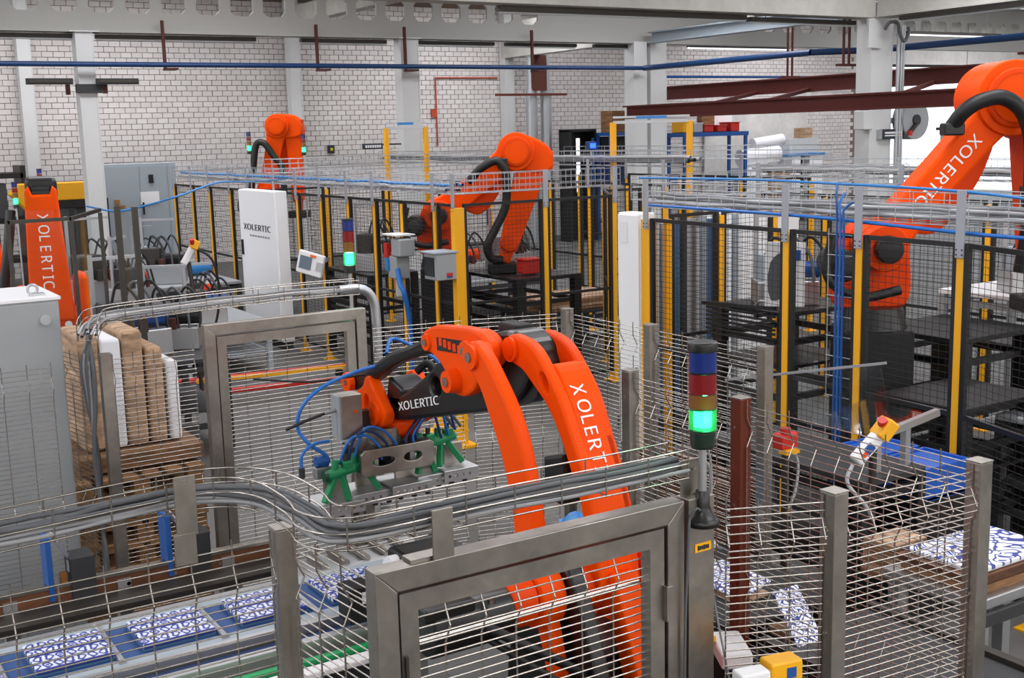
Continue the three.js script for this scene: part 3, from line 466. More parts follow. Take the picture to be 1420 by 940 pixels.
  // arm with its black casting
  const arm = g().profile([[-3.9, 2.06], [-4.02, 2.11], [-4.25, 2.06], [-4.5, 1.95], [-4.66, 1.888], [-4.82, 1.79], [-4.95, 1.72], [-5.06, 1.672], [-5.19, 1.652], [-5.27, 1.6], [-5.24, 1.53], [-5.1, 1.535], [-4.85, 1.59], [-4.5, 1.675], [-4.25, 1.735], [-4.08, 1.79], [-3.97, 1.86], [-3.9, 1.95]], X - 0.1, X + 0.06, 0.02, { smooth: 5, holes: [[-4.69, 1.772, 0.045, 0.042]] }).build('arm', M.black, t);
  g().cyl([X - 0.07, 1.95, -4.0], [X + 0.05, 1.95, -4.0], 0.135, 30).build('arm_hub', M.black, arm);
  g().box(X + 0.0, 2.1, -4.15, 0.09, 0.045, 0.14, { r: 0.01 }).build('arm_cover', M.blackMatt, arm);
  g().text('XOLERTIC', 0.04, basis([0, 0.25, 0.968], [0, 0.968, -0.25], [-1, 0, 0], [X - 0.1025, 1.592, -5.06]).multiply(new THREE.Matrix4().makeScale(1.75, 1, 1))).build('lettering', M.lettering, arm);
  // triangle plate of the linkage
  const tri = g().profile([[-4.62, 2.0], [-4.6, 2.045], [-4.5, 2.085], [-4.37, 2.1], [-4.2, 2.112], [-4.1, 2.1], [-4.04, 2.06], [-4.04, 2.0], [-4.11, 1.93], [-4.18, 1.85], [-4.27, 1.812], [-4.35, 1.82], [-4.43, 1.91], [-4.52, 1.955], [-4.58, 1.965]], X - 0.2, X - 0.14, 0.014, { smooth: 6 }).build('linkage_plate', M.orange, t);
  g().profile([[-4.25, 2.09], [-4.12, 2.09], [-4.06, 2.04], [-4.06, 1.99], [-4.12, 1.94], [-4.22, 1.88], [-4.32, 1.9]], X - 0.142, X - 0.1, 0.01, { smooth: 6 }).build('linkage_hub', M.orange, tri);
  for (const [z, y, r, d] of [[-4.315, 1.875, 0.055, 0.05], [-4.19, 2.018, 0.052, 0.03], [-4.56, 2.005, 0.042, 0.012]]) { const b = g().cyl([X - 0.195, y, z], [X - 0.2 - d, y, z], r, 30, r * 0.85).build('pin_boss', M.orange, tri); g().cyl([X - 0.2 - d, y, z], [X - 0.207 - d, y, z], r * 0.38, 18).build('pin', M.wire, b); }
  g().box(X - 0.202, 2.02, -4.345, 0.006, 0.056, 0.24, { rx: -0.06 }).build('rating_plate', M.blackMatt, tri);
  for (let i = 0; i < 5; i++) g().box(X - 0.206, 2.026 - i * 0.003, -4.43 + i * 0.04, 0.003, 0.034, 0.026, { rx: -0.06 }).box(X - 0.2075, 2.026 - i * 0.003, -4.43 + i * 0.04, 0.003, 0.006, 0.012, { rx: -0.06 }).build('plate_mark', M.orangeDeep, tri);
  // curved parallel rod and upper rod
  const rod = g().profile([[-4.08, 2.05], [-4.03, 2.09], [-3.95, 2.06], [-3.83, 1.95], [-3.75, 1.86], [-3.68, 1.74], [-3.625, 1.57], [-3.6, 1.42], [-3.6, 1.2], [-3.64, 1.15], [-3.71, 1.15], [-3.74, 1.2], [-3.745, 1.4], [-3.77, 1.52], [-3.83, 1.68], [-3.9, 1.8], [-3.98, 1.92], [-4.07, 1.99]], X - 0.29, X - 0.23, 0.014, { smooth: 6 }).build('parallel_rod', M.orange, t);
  g().cyl([X - 0.215, 2.03, -4.02], [X - 0.305, 2.03, -4.02], 0.05, 28).build('pin_boss', M.orange, rod); g().cyl([X - 0.305, 2.03, -4.02], [X - 0.312, 2.03, -4.02], 0.02, 16).build('pin', M.wire, rod);
  g().cyl([X - 0.215, 1.19, -3.67], [X - 0.3, 1.19, -3.67], 0.06, 28).build('pin_boss', M.orangeDeep, rod);
  const up = g().profile([[-4.6, 2.02], [-4.6, 1.965], [-4.85, 1.885], [-5.05, 1.815], [-5.3, 1.69], [-5.5, 1.625], [-5.53, 1.66], [-5.5, 1.715], [-5.3, 1.775], [-5.05, 1.885], [-4.85, 1.945]], X - 0.15, X - 0.07, 0.02, { smooth: 4 }).build('upper_rod', M.black, t);
  g().cyl([X - 0.155, 1.67, -5.49], [X - 0.185, 1.67, -5.49], 0.052, 26).build('rod_eye', M.orange, up); g().cyl([X - 0.185, 1.67, -5.49], [X - 0.191, 1.67, -5.49], 0.014, 14).build('pin', M.wire, up);
  // wrist
  const wr = g().profile([[-5.25, 1.735], [-5.21, 1.7], [-5.13, 1.62], [-5.09, 1.58], [-5.1, 1.53], [-5.17, 1.49], [-5.3, 1.46], [-5.38, 1.48], [-5.46, 1.58], [-5.42, 1.63], [-5.33, 1.68], [-5.29, 1.73]], X - 0.17, X - 0.11, 0.012, { smooth: 6, holes: [[-5.29, 1.59, 0.03, 0.05], [-5.41, 1.56, 0.018, 0.03]] }).build('wrist_cheek', M.orange, t);
  g().cyl([X - 0.165, 1.567, -5.18], [X - 0.19, 1.567, -5.18], 0.06, 28).build('pin_boss', M.orange, wr); g().cyl([X - 0.19, 1.567, -5.18], [X - 0.196, 1.567, -5.18], 0.03, 20).build('pin', M.orangeDeep, wr);
  g().profile([[-5.25, 1.735], [-5.13, 1.62], [-5.09, 1.55], [-5.3, 1.46], [-5.46, 1.58], [-5.29, 1.73]], X + 0.07, X + 0.13, 0.012, { smooth: 6 }).build('wrist_cheek', M.orange, t);
  g().box(X - 0.02, 1.66, -5.12, 0.16, 0.13, 0.16, { r: 0.02, rx: 0.3 }).build('wrist_motor', M.black, t);
  g().lathe([[0, 0], [0.1, 0], [0.115, 0.03], [0.13, 0.07], [0.12, 0.1], [0.0, 0.1]], X - 0.02, 1.43, -5.25, 32).build('tool_flange', M.orangeDeep, t);
  g().tube([[X - 0.02, 1.78, -5.02], [X + 0.02, 1.82, -4.98], [X + 0.05, 1.76, -4.95], [X + 0.04, 1.7, -4.98]], 0.02, 8).build('cable_elbow', M.rubber, t);
}
{                                                            // grey valve box carried behind the wrist
  const t = thing('valve_box', 'grey steel box hanging left of the robot wrist', 'box', [2.29, 1.46, -5.2]);
  g().box(2.3, 1.575, -5.2, 0.11, 0.215, 0.1, { r: 0.005 }).build('housing', M.steel, t); g().box(2.24, 1.575, -5.2, 0.012, 0.215, 0.095, { r: 0.003 }).build('lid', M.cabinetGrey, t); g().box(2.4, 1.54, -5.23, 0.12, 0.08, 0.05).build('bracket', M.darkSteel, t); g().cyl([2.32, 1.6, -5.151], [2.32, 1.6, -5.146], 0.008, 12).build('screw', M.orangeDeep, t); g().cyl([2.235, 1.61, -5.19], [2.17, 1.605, -5.18], 0.01, 10).build('plug', M.cable, t);
}
{                                                            // gripper
  const t = thing('gripper', 'steel gripper with green valves and perforated rails under the robot wrist', 'gripper', [2.6, 1.1, -5.25]), z = -5.25;
  g().cyl([2.59, 1.36, z], [2.59, 1.44, z], 0.085, 28).build('adapter', M.steel, t);
  const mb = g().plate([[2.42, 1.23], [2.78, 1.23], [2.8, 1.25], [2.8, 1.345], [2.78, 1.36], [2.42, 1.36], [2.4, 1.34], [2.4, 1.25]], z + 0.1, z + 0.125, 0.003, { holes: [[2.52, 1.295, 0.06, 0.022], [2.68, 1.295, 0.05, 0.024]] }).build('front_plate', M.steel, t);
  g().plate([[2.42, 1.23], [2.78, 1.23], [2.8, 1.345], [2.78, 1.36], [2.42, 1.36], [2.4, 1.34]], z - 0.1, z - 0.08, 0.003).build('rear_plate', M.steel, t);
  g().box(2.6, 1.35, z, 0.38, 0.02, 0.22).box(2.6, 1.24, z, 0.34, 0.02, 0.2).build('core', M.darkSteel, t);
  for (const x of [2.5, 2.6, 2.7]) g().box(x, 1.295, z, 0.03, 0.1, 0.16, { r: 0.004 }).build('cylinder_block', M.alu, t);
  for (const [x0, x1, y, dz] of [[2.16, 2.4, 1.115, 0.1], [2.36, 2.58, 1.125, 0.05], [2.56, 2.78, 1.14, 0.08], [2.72, 2.92, 1.15, 0.04], [2.86, 3.06, 1.16, 0.06]]) {
    const holes = []; for (let x = x0 + 0.03; x < x1 - 0.02; x += 0.038) holes.push([x, y - 0.012, 0.009, 0.009]);
    const r = g().plate([[x0, y - 0.04], [x1, y - 0.04], [x1, y + 0.01], [x0, y + 0.01]], z + dz + 0.04, z + dz + 0.05, 0, { holes }).build('perforated_rail', M.alu, t);
    g().box((x0 + x1) / 2, y + 0.012, z + dz - 0.06, x1 - x0, 0.012, 0.22, { r: 0.003 }).build('rail_top', M.alu, r);
    for (let x = x0 + 0.05; x < x1; x += 0.075) g().cyl([x, y - 0.055, z + dz + 0.03], [x, y - 0.035, z + dz + 0.03], 0.013, 12).build('suction_cup', M.rubber, r);
    g().box((x0 + x1) / 2 + 0.02, y + 0.07, z + dz - 0.08, 0.11, 0.11, 0.02, { r: 0.004 }).build('carrier_plate', M.steel, r);
  }
  const valve = (x, y, dz, legs) => {
    const b = g().cyl([x - 0.07, y, z + dz], [x + 0.07, y + 0.02, z + dz], 0.026, 16).cyl([x - 0.03, y + 0.01, z + dz], [x - 0.02, y + 0.07, z + dz], 0.018, 12).box(x + 0.035, y + 0.035, z + dz, 0.05, 0.05, 0.05, { r: 0.008 }).build('valve', M.green, t);
    for (const [lx, ly, dzz] of legs) g().bar([x + lx * 0.3, y - 0.01, z + dz], [x + lx, y + ly, z + dz + dzz], 0.03, 0.03, 0.006).build('valve_leg', M.green, b);
    g().cyl([x + 0.03, y + 0.06, z + dz], [x + 0.03, y + 0.09, z + dz], 0.012, 10).build('fitting', M.darkSteel, b);
    g().cyl([x - 0.085, y, z + dz], [x - 0.066, y, z + dz], 0.028, 16).build('end_cap', phy('#06402a', 0.4), b);
  };
  valve(2.3, 1.265, 0.1, [[-0.1, -0.12, 0.03], [0.03, -0.13, 0.02]]); valve(2.42, 1.27, 0.06, [[0.09, -0.12, 0.02]]);
  valve(2.78, 1.31, 0.04, [[-0.05, -0.13, 0.03], [0.06, -0.14, 0.01]]); valve(2.9, 1.315, 0.02, [[0.1, -0.12, 0.03], [-0.03, -0.13, 0.02]]);
  const hs = [[2.3, 2.52, 1.33], [2.34, 2.56, 1.34], [2.38, 2.6, 1.35], [2.86, 2.66, 1.37], [2.9, 2.7, 1.38], [2.94, 2.72, 1.4]];
  hs.forEach(([a, b, y], i) => g().tube([[a, y - 0.02, z + 0.09], [a + (b - a) * 0.25, y + 0.09 + 0.01 * i, z + 0.1], [a + (b - a) * 0.65, y + 0.1, z + 0.1], [b, y + 0.02, z + 0.1], [b, y - 0.03, z + 0.1]], 0.007, 6).build('air_hose', i % 2 ? M.navy : M.blueHose, t));
  [[2.66, 3.0], [2.62, 2.96]].forEach(([a, b]) => g().tube([[a, 1.34, z + 0.04], [a + 0.08, 1.46, z + 0.05], [(a + b) / 2, 1.5, z + 0.05], [b - 0.06, 1.45, z + 0.05], [b, 1.38, z + 0.04]], 0.008, 6).build('air_hose', M.cableDark, t));
  for (const c of t.children) c.position.add(V(-0.09, 0.05, 0.03));
}
{
  const t = thing('air_coupling', 'blue air coupling at the left end of the gripper', 'coupling', [2.14, 1.29, -5.2]); g().cyl([2.12, 1.37, -5.2], [2.18, 1.365, -5.2], 0.028, 18).build('body', M.blue, t); g().cyl([2.04, 1.31, -5.18], [2.04, 1.36, -5.18], 0.015, 12).build('plug', M.darkGrey, t); g().box(2.16, 1.315, -5.2, 0.1, 0.06, 0.05, { r: 0.006 }).build('clamp', M.alu, t);
  tag(g().tube([[2.5, 1.8, -5.2], [2.38, 1.77, -5.25], [2.2, 1.72, -5.25], [2.09, 1.64, -5.25], [2.06, 1.54, -5.25], [2.1, 1.46, -5.22], [2.17, 1.4, -5.2], [2.19, 1.36, -5.2]], 0.0095, 10, 80).build('air_hose', M.blueHose), 'thick bright blue hose curving from the upper black rod to the gripper', 'hose');
  tag(g().tube([[2.2, 1.46, -5.21], [2.12, 1.46, -5.2], [2.05, 1.42, -5.19], [2.04, 1.35, -5.18]], 0.008, 8, 30).build('air_hose', M.blueHose), 'short blue hose loop at the left end of the gripper', 'hose');
  tag(g().tube([[2.17, 1.605, -5.18], [2.08, 1.585, -5.18], [1.98, 1.55, -5.2]], 0.008, 8).build('cable', M.rubber), 'short black cable at the grey valve box', 'cable');
  tag(g().tube([[2.45, 1.74, -5.3], [2.2, 1.72, -5.4], [1.98, 1.73, -5.6]], 0.006, 6).build('cable', M.rubber), 'thin black cable behind the bright blue hose', 'cable');
  tag(g().tube([[2.52, 1.85, -5.2], [2.6, 1.9, -5.3], [2.7, 1.86, -5.3], [2.8, 1.78, -5.2], [2.83, 1.68, -5.2]], 0.009, 8, 40).build('air_hose', M.blueHose), 'blue hose looping behind the black upper rod', 'hose');
}

// ---------------------------------------------------------------- belt with sheets of packs
{
  const t = thing('belt_conveyor', 'blue belt conveyor carrying printed sheets at the lower left', 'conveyor', [1.0, 0, -4.8]);
  g().box(1.0, 0.855, -4.82, 2.9, 0.02, 0.34).build('belt', M.blueBelt, t); for (const z of [-5.03, -4.615]) g().box(1.0, 0.857, z, 2.9, 0.022, 0.07, { r: 0.004 }).build('slide_rail', M.greyBlue, t);
  for (const [z, h, m, nm] of [[-4.56, 0.07, M.alu, 'side_profile'], [-5.08, 0.07, M.alu, 'side_profile'], [-4.5, 0.05, M.navy, 'side_strip'], [-4.42, 0.1, M.alu, 'lower_profile']]) g().box(1.0, 0.835 - (z > -4.52 ? 0.03 : 0), z, 2.9, h, 0.045, { r: 0.004 }).build(nm, m, t);
  g().box(0.9, 0.8, -4.33, 2.4, 0.02, 0.035).build('green_guide', M.greenStrip, t); g().box(0.9, 0.785, -4.26, 2.4, 0.03, 0.07, { r: 0.01 }).build('white_cover', M.white, t);
  for (const x of [0.6, 1.02, 1.44, 1.86]) g().cyl([x, 0.872, -5.05], [x, 0.872, -4.6], 0.014, 12).build('roller', M.alu, t);
  for (const x of [0.2, 1.2, 2.2]) for (const z of [-5.05, -4.45]) g().box(x, 0.4, z, 0.05, 0.8, 0.05).build('leg', M.alu, t);
  g().box(1.0, 0.52, -4.7, 2.6, 0.3, 0.3).build('drive_box', M.darkGrey, t);
}
const trayLabels = ['printed sheet of packs cut by the left edge on the blue belt', 'printed sheet of packs second from the left on the blue belt', 'printed sheet of packs in the middle of the blue belt', 'printed sheet of packs just left of the capped fence post', 'printed sheet of packs just right of the capped fence post'];
trayLabels.forEach((lab, i) => {
  const x = 0.442 + i * 0.414, t = thing('pack_sheet', lab, 'packs', [x, 0.867, -4.81], 'sheets of packs on the blue belt');
  g().box(x, 0.872, -4.81, 0.3, 0.01, 0.29).build('base_sheet', M.slateBlue, t);
  for (let r = 0; r < 4; r++) {
    const k = g(), z = -4.917 + r * 0.072, b = new RoundedBoxGeometry(0.298, 0.022, 0.066, 1, 0.006), p = b.attributes.position, u = b.attributes.uv;
    for (let j = 0; j < p.count; j++) u.setXY(j, p.getX(j) / 0.3 + 0.5 + r * 0.21 + i * 0.13, 0.5 - p.getZ(j) / 0.066);
    k.add(b, new THREE.Matrix4().setPosition(x, 0.888, z)).build('pack_row', M.pack, t);
  }
});
{
  const t = thing('wooden_rail', 'long brown wooden guard rail behind the blue belt', 'rail', [1.2, 0.8, -5.5]); g().box(0.9, 0.87, -5.5, 2.2, 0.1, 0.05, { r: 0.005 }).build('board', M.railWood, t); g().box(0.9, 0.84, -5.36, 2.2, 0.03, 0.2).build('cover_plate', M.darkSteel, t); g().box(0.9, 0.925, -5.5, 2.2, 0.012, 0.06).build('edge_strip', M.wire, t); for (const x of [0.75, 1.25, 1.75]) g().box(x, 0.45, -5.5, 0.06, 0.9, 0.06).build('leg', M.alu, t);
  for (let i = 0; i < 4; i++) g().cyl([1.05 + i * 0.22, 0.87, -5.474], [1.05 + i * 0.22, 0.87, -5.47], 0.01, 8).build('screw', M.wire, t);
  for (const [x, lab] of [[0.96, 'clear blue-edged magazine on the wooden rail, the left one'], [1.5, 'clear blue-edged magazine on the wooden rail, the right one, in front of the dark upright']]) {
    const m = thing('magazine', lab, 'magazine', [x, 0.9, -5.55]); g().box(x - 0.03, 1.01, -5.53, 0.025, 0.3, 0.13, { r: 0.004 }).build('blue_guide', M.blue, m); g().bar([x, 1.16, -5.55], [x + 0.13, 0.93, -5.55], 0.12, 0.006).build('clear_panel', M.film, m); g().bar([x + 0.012, 1.13, -5.49], [x + 0.13, 0.92, -5.49], 0.014, 0.018).bar([x + 0.012, 1.13, -5.61], [x + 0.13, 0.92, -5.61], 0.014, 0.018).build('wire_edge', M.wire, m);
    g().box(x + 0.11, 0.92, -5.52, 0.11, 0.26, 0.13, { r: 0.006 }).build('housing', M.darkGrey, m); g().box(x + 0.08, 1.005, -5.5, 0.06, 0.05, 0.03).build('sensor', M.cableLight, m); g().box(x + 0.03, 0.9, -5.5, 0.03, 0.16, 0.03).build('copper_tab', std('#b47a4a', 0.35, { metalness: 0.8 }), m);
  }
}
{                                                            // machinery between belt and gripper
  const t = thing('infeed_table', 'grey infeed table with rollers under the wire tray, right of the capped post', 'table', [2.0, 0, -4.9]); g().box(2.3, 0.84, -5.2, 0.7, 0.04, 0.24, { r: 0.005 }).build('table_top', M.alu, t); for (const [x, z] of [[2.0, -5.28], [2.6, -5.28], [2.6, -5.12]]) g().box(x, 0.41, z, 0.05, 0.82, 0.05).build('leg', M.alu, t); for (let i = 0; i < 5; i++) g().cyl([2.1 + i * 0.11, 0.875, -5.3], [2.1 + i * 0.11, 0.875, -5.1], 0.018, 12).build('roller', M.wire, t);
  const m = thing('drive_motor', 'dark motor with a white cover at the right end of the blue belt', 'motor', [2.15, 0.87, -4.8]); g().box(2.45, 0.95, -4.72, 0.32, 0.15, 0.22, { r: 0.03 }).build('housing', M.black, m); g().cyl([2.25, 0.95, -4.72], [2.3, 0.95, -4.72], 0.06, 20).build('cover', M.white, m); g().cyl([2.5, 1.02, -4.7], [2.5, 1.06, -4.7], 0.022, 14).build('knob', M.blue, m);
  const c = thing('control_box', 'dark control box with a white label under the wire tray bend', 'box', [1.75, 0.9, -4.4]); g().box(2.0, 0.97, -4.42, 0.22, 0.16, 0.12, { r: 0.01 }).build('housing', M.blackMatt, c); g().box(2.0, 1.0, -4.357, 0.1, 0.05, 0.004).build('label_plate', M.paper, c);
}

// ---------------------------------------------------------------- yellow-posted machine fences
const FAR = { v: 0.043, h: 0.055, r: 0.0019, flat: true };
function yellowFence(label, pts, o = {}) {                   // pts: [x, z, bracket?, post width?]
  const t = thing('machine_fence', label, 'fence', [pts[0][0], 0, pts[0][1]]), top = o.top ?? 2.17;
  pts.forEach(([x, z, br, w = 0.055], i) => {
    const p = g().box(x, top / 2 - 0.02, z, w, top - 0.04, w, { r: 0.003 }).build('post', M.yellow, t);
    g().box(x, 0.006, z, w + 0.09, 0.012, w + 0.09).build('foot_plate', M.yellow, p);
    if (br) { const s = o.face ?? [-1, 0]; g().box(x + s[0] * 0.035, 2.285, z + s[1] * 0.035, s[0] ? 0.012 : 0.062, 0.41, s[0] ? 0.062 : 0.012, { r: 0.002 }).build('tray_bracket', M.bracket, t); for (const yy of [2.1, 2.13]) for (const e of [-0.02, 0.02]) g().cyl([x + s[0] * 0.04 + (s[0] ? 0 : e), yy, z + s[1] * 0.04 + (s[0] ? e : 0)], [x + s[0] * 0.046 + (s[0] ? 0 : e), yy, z + s[1] * 0.046 + (s[0] ? e : 0)], 0.005, 6).build('screw', M.blackMatt, p); }
  });
  for (let i = 0; i + 1 < pts.length; i++) {
    const A = pts[i], B = pts[i + 1], L = Math.hypot(B[0] - A[0], B[1] - A[1]); if (o.gaps?.includes(i)) continue;
    const e = ((A[3] ?? 0.055) / 2 + 0.02) / L, q = (s) => [A[0] + (B[0] - A[0]) * s, A[1] + (B[1] - A[1]) * s], a = q(e), b = q(1 - e), f = g();
    f.bar([a[0], 0.12, a[1]], [a[0], top, a[1]], 0.035, 0.035).bar([b[0], 0.12, b[1]], [b[0], top, b[1]], 0.035, 0.035);
    for (const y of [0.135, 1.1, top - 0.015]) f.bar([a[0], y, a[1]], [b[0], y, b[1]], 0.025, 0.03);
    for (const y of [0.4, 1.75]) f.box(q(0.4 * e)[0], y, q(0.4 * e)[1], 0.05, 0.09, 0.05);
    f.build('panel_frame', M.frame, t);
    mat(a, b, 0.15, top - 0.03, o.mesh ?? FAR).build('wire_mat', M.frame, t, true);
  }
  return t;
}
yellowFence('yellow and black machine fence on the right, with four grey brackets', [[5.93, -3.93], [6.15, -4.66, 1], [6.18, -5.48, 1], [6.2, -6.17, 1], [6.24, -7.8, 1]]);
yellowFence('yellow and black fence in the middle, running away behind the grey control boxes', [[6.2, -10.98, 1, 0.085], [6.2, -11.42, 1], [6.2, -12.2], [6.2, -12.92, 1], [6.2, -13.66, 1], [6.2, -14.5, 1], [6.2, -15.3, 1], [6.2, -16.1, 1], [6.2, -17.2, 1], [6.2, -18.0, 1], [6.2, -19.0, 1], [6.2, -19.9, 1], [6.2, -20.9, 1]]);
yellowFence('yellow and black fence facing the camera in front of the middle orange arm', [[6.27, -11.0], [7.33, -11.0, 1], [8.28, -11.0, 1]], { face: [0, 1] });
yellowFence('yellow and black fence behind the middle orange arm', [[6.3, -16.9], [7.3, -16.9], [8.3, -16.9], [9.3, -16.9], [10.2, -16.9]], { face: [0, 1] });
yellowFence('yellow and black fence on the far side of the middle arm, right of it', [[10.2, -12.4, 1], [10.2, -13.2], [10.2, -14.1, 1], [10.2, -15.1], [10.2, -16.0, 1]], { mesh: { ...FAR, v: 0.06, h: 0.07 } });
yellowFence('yellow and black fence beyond the wooden boards, left of the white cabinet', [[8.28, -11.06], [8.9, -12.0], [9.5, -12.0]], { mesh: { ...FAR, v: 0.06, h: 0.07 } });
yellowFence('black fence closing the right-hand cell behind the white cabinet', [[6.6, -8.0], [7.2, -8.0], [7.9, -8.05]], { face: [0, 1] });
yellowFence('yellow and black fence at the back of the right-hand cell', [[9.6, -5.0], [9.6, -6.0, 1], [9.6, -7.0], [9.6, -8.0, 1], [9.6, -9.0], [9.6, -10.0, 1]]);
yellowFence('distant yellow and black fence below the wide column', [[12.5, -12.0], [12.5, -13.4, 1], [12.5, -14.8], [12.5, -16.2, 1], [12.5, -17.6]], { mesh: { ...FAR, v: 0.08, h: 0.09 } });

function tallTray(label, pts, o = {}) { return wireTray(label, pts, o.w ?? 0.3, o.h ?? 0.2, { r: 0.0035, sides: 4, pitch: o.pitch ?? 0.14, seg: 0.6, mat: M.zinc, lines: o.lines }); }
const L4 = [[-0.15, 0.2], [-0.15, 0.13], [-0.15, 0.06], [-0.15, 0], [0, 0], [0.15, 0], [0.15, 0.06], [0.15, 0.13], [0.15, 0.2]];
tallTray('zinc wire tray on the right-hand fence', [[6.37, 2.26, -3.3], [6.4, 2.26, -7.9]], { lines: L4 });
cablesIn('grey cable in the tray on the right-hand fence', 'cables in the right-hand tray', [[6.4, 2.28, -3.3], [6.42, 2.28, -5.0], [6.4, 2.28, -6.5], [6.42, 2.28, -7.9]], 9, 0.013, 0.2, 0.04, 0.5, [M.cableLight, M.cable]);
tallTray('zinc wire tray crossing at the far end of the right-hand cell', [[6.4, 2.3, -8.1], [9.6, 2.3, -8.1]], { lines: L4 });
tallTray('zinc wire tray at the back of the right-hand cell', [[9.75, 2.34, -4.4], [9.75, 2.34, -10.2]], { lines: L4 });
cablesIn('grey cable in the tray at the back of the right-hand cell', 'cables in the rear tray', [[9.75, 2.36, -4.4], [9.75, 2.36, -7], [9.75, 2.36, -10.2]], 5, 0.02, 0.2, 0.05, 0.5, [M.cableLight, M.cable, M.cableDark]);
tallTray('zinc wire tray along the middle fence, over the control boxes', [[6.37, 2.27, -11.0], [6.37, 2.27, -21]], { lines: L4 });
cablesIn('pale cable in the tray along the middle fence', 'cables in the middle tray', [[6.4, 2.28, -11.3], [6.4, 2.28, -16], [6.4, 2.28, -21]], 6, 0.018, 0.2, 0.03, 0.5, [M.cableLight, M.paleBlue, M.cableDark, M.cable]);
tallTray('zinc wire tray crossing in front of the middle orange arm', [[6.2, 2.27, -11.17], [8.4, 2.27, -11.17]], { lines: L4 });
tallTray('zinc wire tray behind the middle orange arm', [[6.4, 2.4, -16.9], [10.4, 2.4, -16.9]], { lines: L4 });
tallTray('zinc wire tray on the far side of the middle cell', [[10.35, 2.4, -12], [10.35, 2.4, -21]], { lines: L4, pitch: 0.25 });
cablesIn('dark cable in the tray on the far side of the middle cell', 'cables in the far tray', [[10.35, 2.42, -12], [10.35, 2.42, -16], [10.35, 2.42, -21]], 4, 0.025, 0.2, 0.05, 0.5, [M.cableDark, M.cableLight]);
tallTray('zinc wire tray above the distant fence', [[12.6, 2.42, -11.6], [12.6, 2.42, -18]], { lines: L4, pitch: 0.25 });
tallTray('zinc wire tray at the far left end of the middle fence', [[6.2, 2.34, -20.95], [10.3, 2.34, -20.95]], { lines: L4, pitch: 0.2 });
tag(g().tube([[6.22, 2.5, -7.9], [6.22, 2.51, -6.6], [6.2, 2.5, -5.75], [6.2, 2.49, -5.2], [6.18, 2.47, -4.6], [6.2, 2.43, -4.1], [6.2, 2.4, -3.6]], 0.009, 8, 60).build('air_hose', M.paleBlue), 'pale blue hose along the top of the right-hand tray', 'hose');
tag(g().tube([[6.22, 2.28, -7.8], [6.2, 2.27, -6.2], [6.2, 2.25, -5.45], [6.2, 2.23, -4.9], [6.18, 2.22, -4.4], [6.2, 2.22, -3.6]], 0.012, 8, 60).build('air_hose', M.blueHose), 'blue hose under the right-hand tray', 'hose');
for (const [i, lab] of [[0, 'left one of three blue hoses dropping down the right-hand fence'], [1, 'middle one of three blue hoses dropping down the right-hand fence'], [2, 'right one of three blue hoses dropping down the right-hand fence']]) tag(g().tube([[6.2, 2.5 - i * 0.06, -5.72 + i * 0.07], [6.15, 2.42 - i * 0.05, -5.68 + i * 0.03], [6.14, 2.2, -5.66 + i * 0.03], [6.14, 1.4, -5.66 + i * 0.03], [6.14, 0.3, -5.66 + i * 0.03]], 0.0085, 8, 50).build('air_hose', i === 1 ? M.blueHose : M.blue), lab, 'hose');
{ const t = thing('cable_ladder', 'upright wire cable ladder beside the blue hoses on the right-hand fence', 'cable ladder', [6.17, 0, -5.62]); for (const dz of [-0.13, -0.05, 0.1]) g().rod([6.17, 0.1, -5.63 + dz], [6.17, 2.2, -5.63 + dz], 0.004, 5).build('rail', M.zinc, t); for (let y = 0.2; y < 2.2; y += 0.14) g().rod([6.17, y, -5.77], [6.17, y, -5.52], 0.004, 5).build('rung', M.zinc, t); }

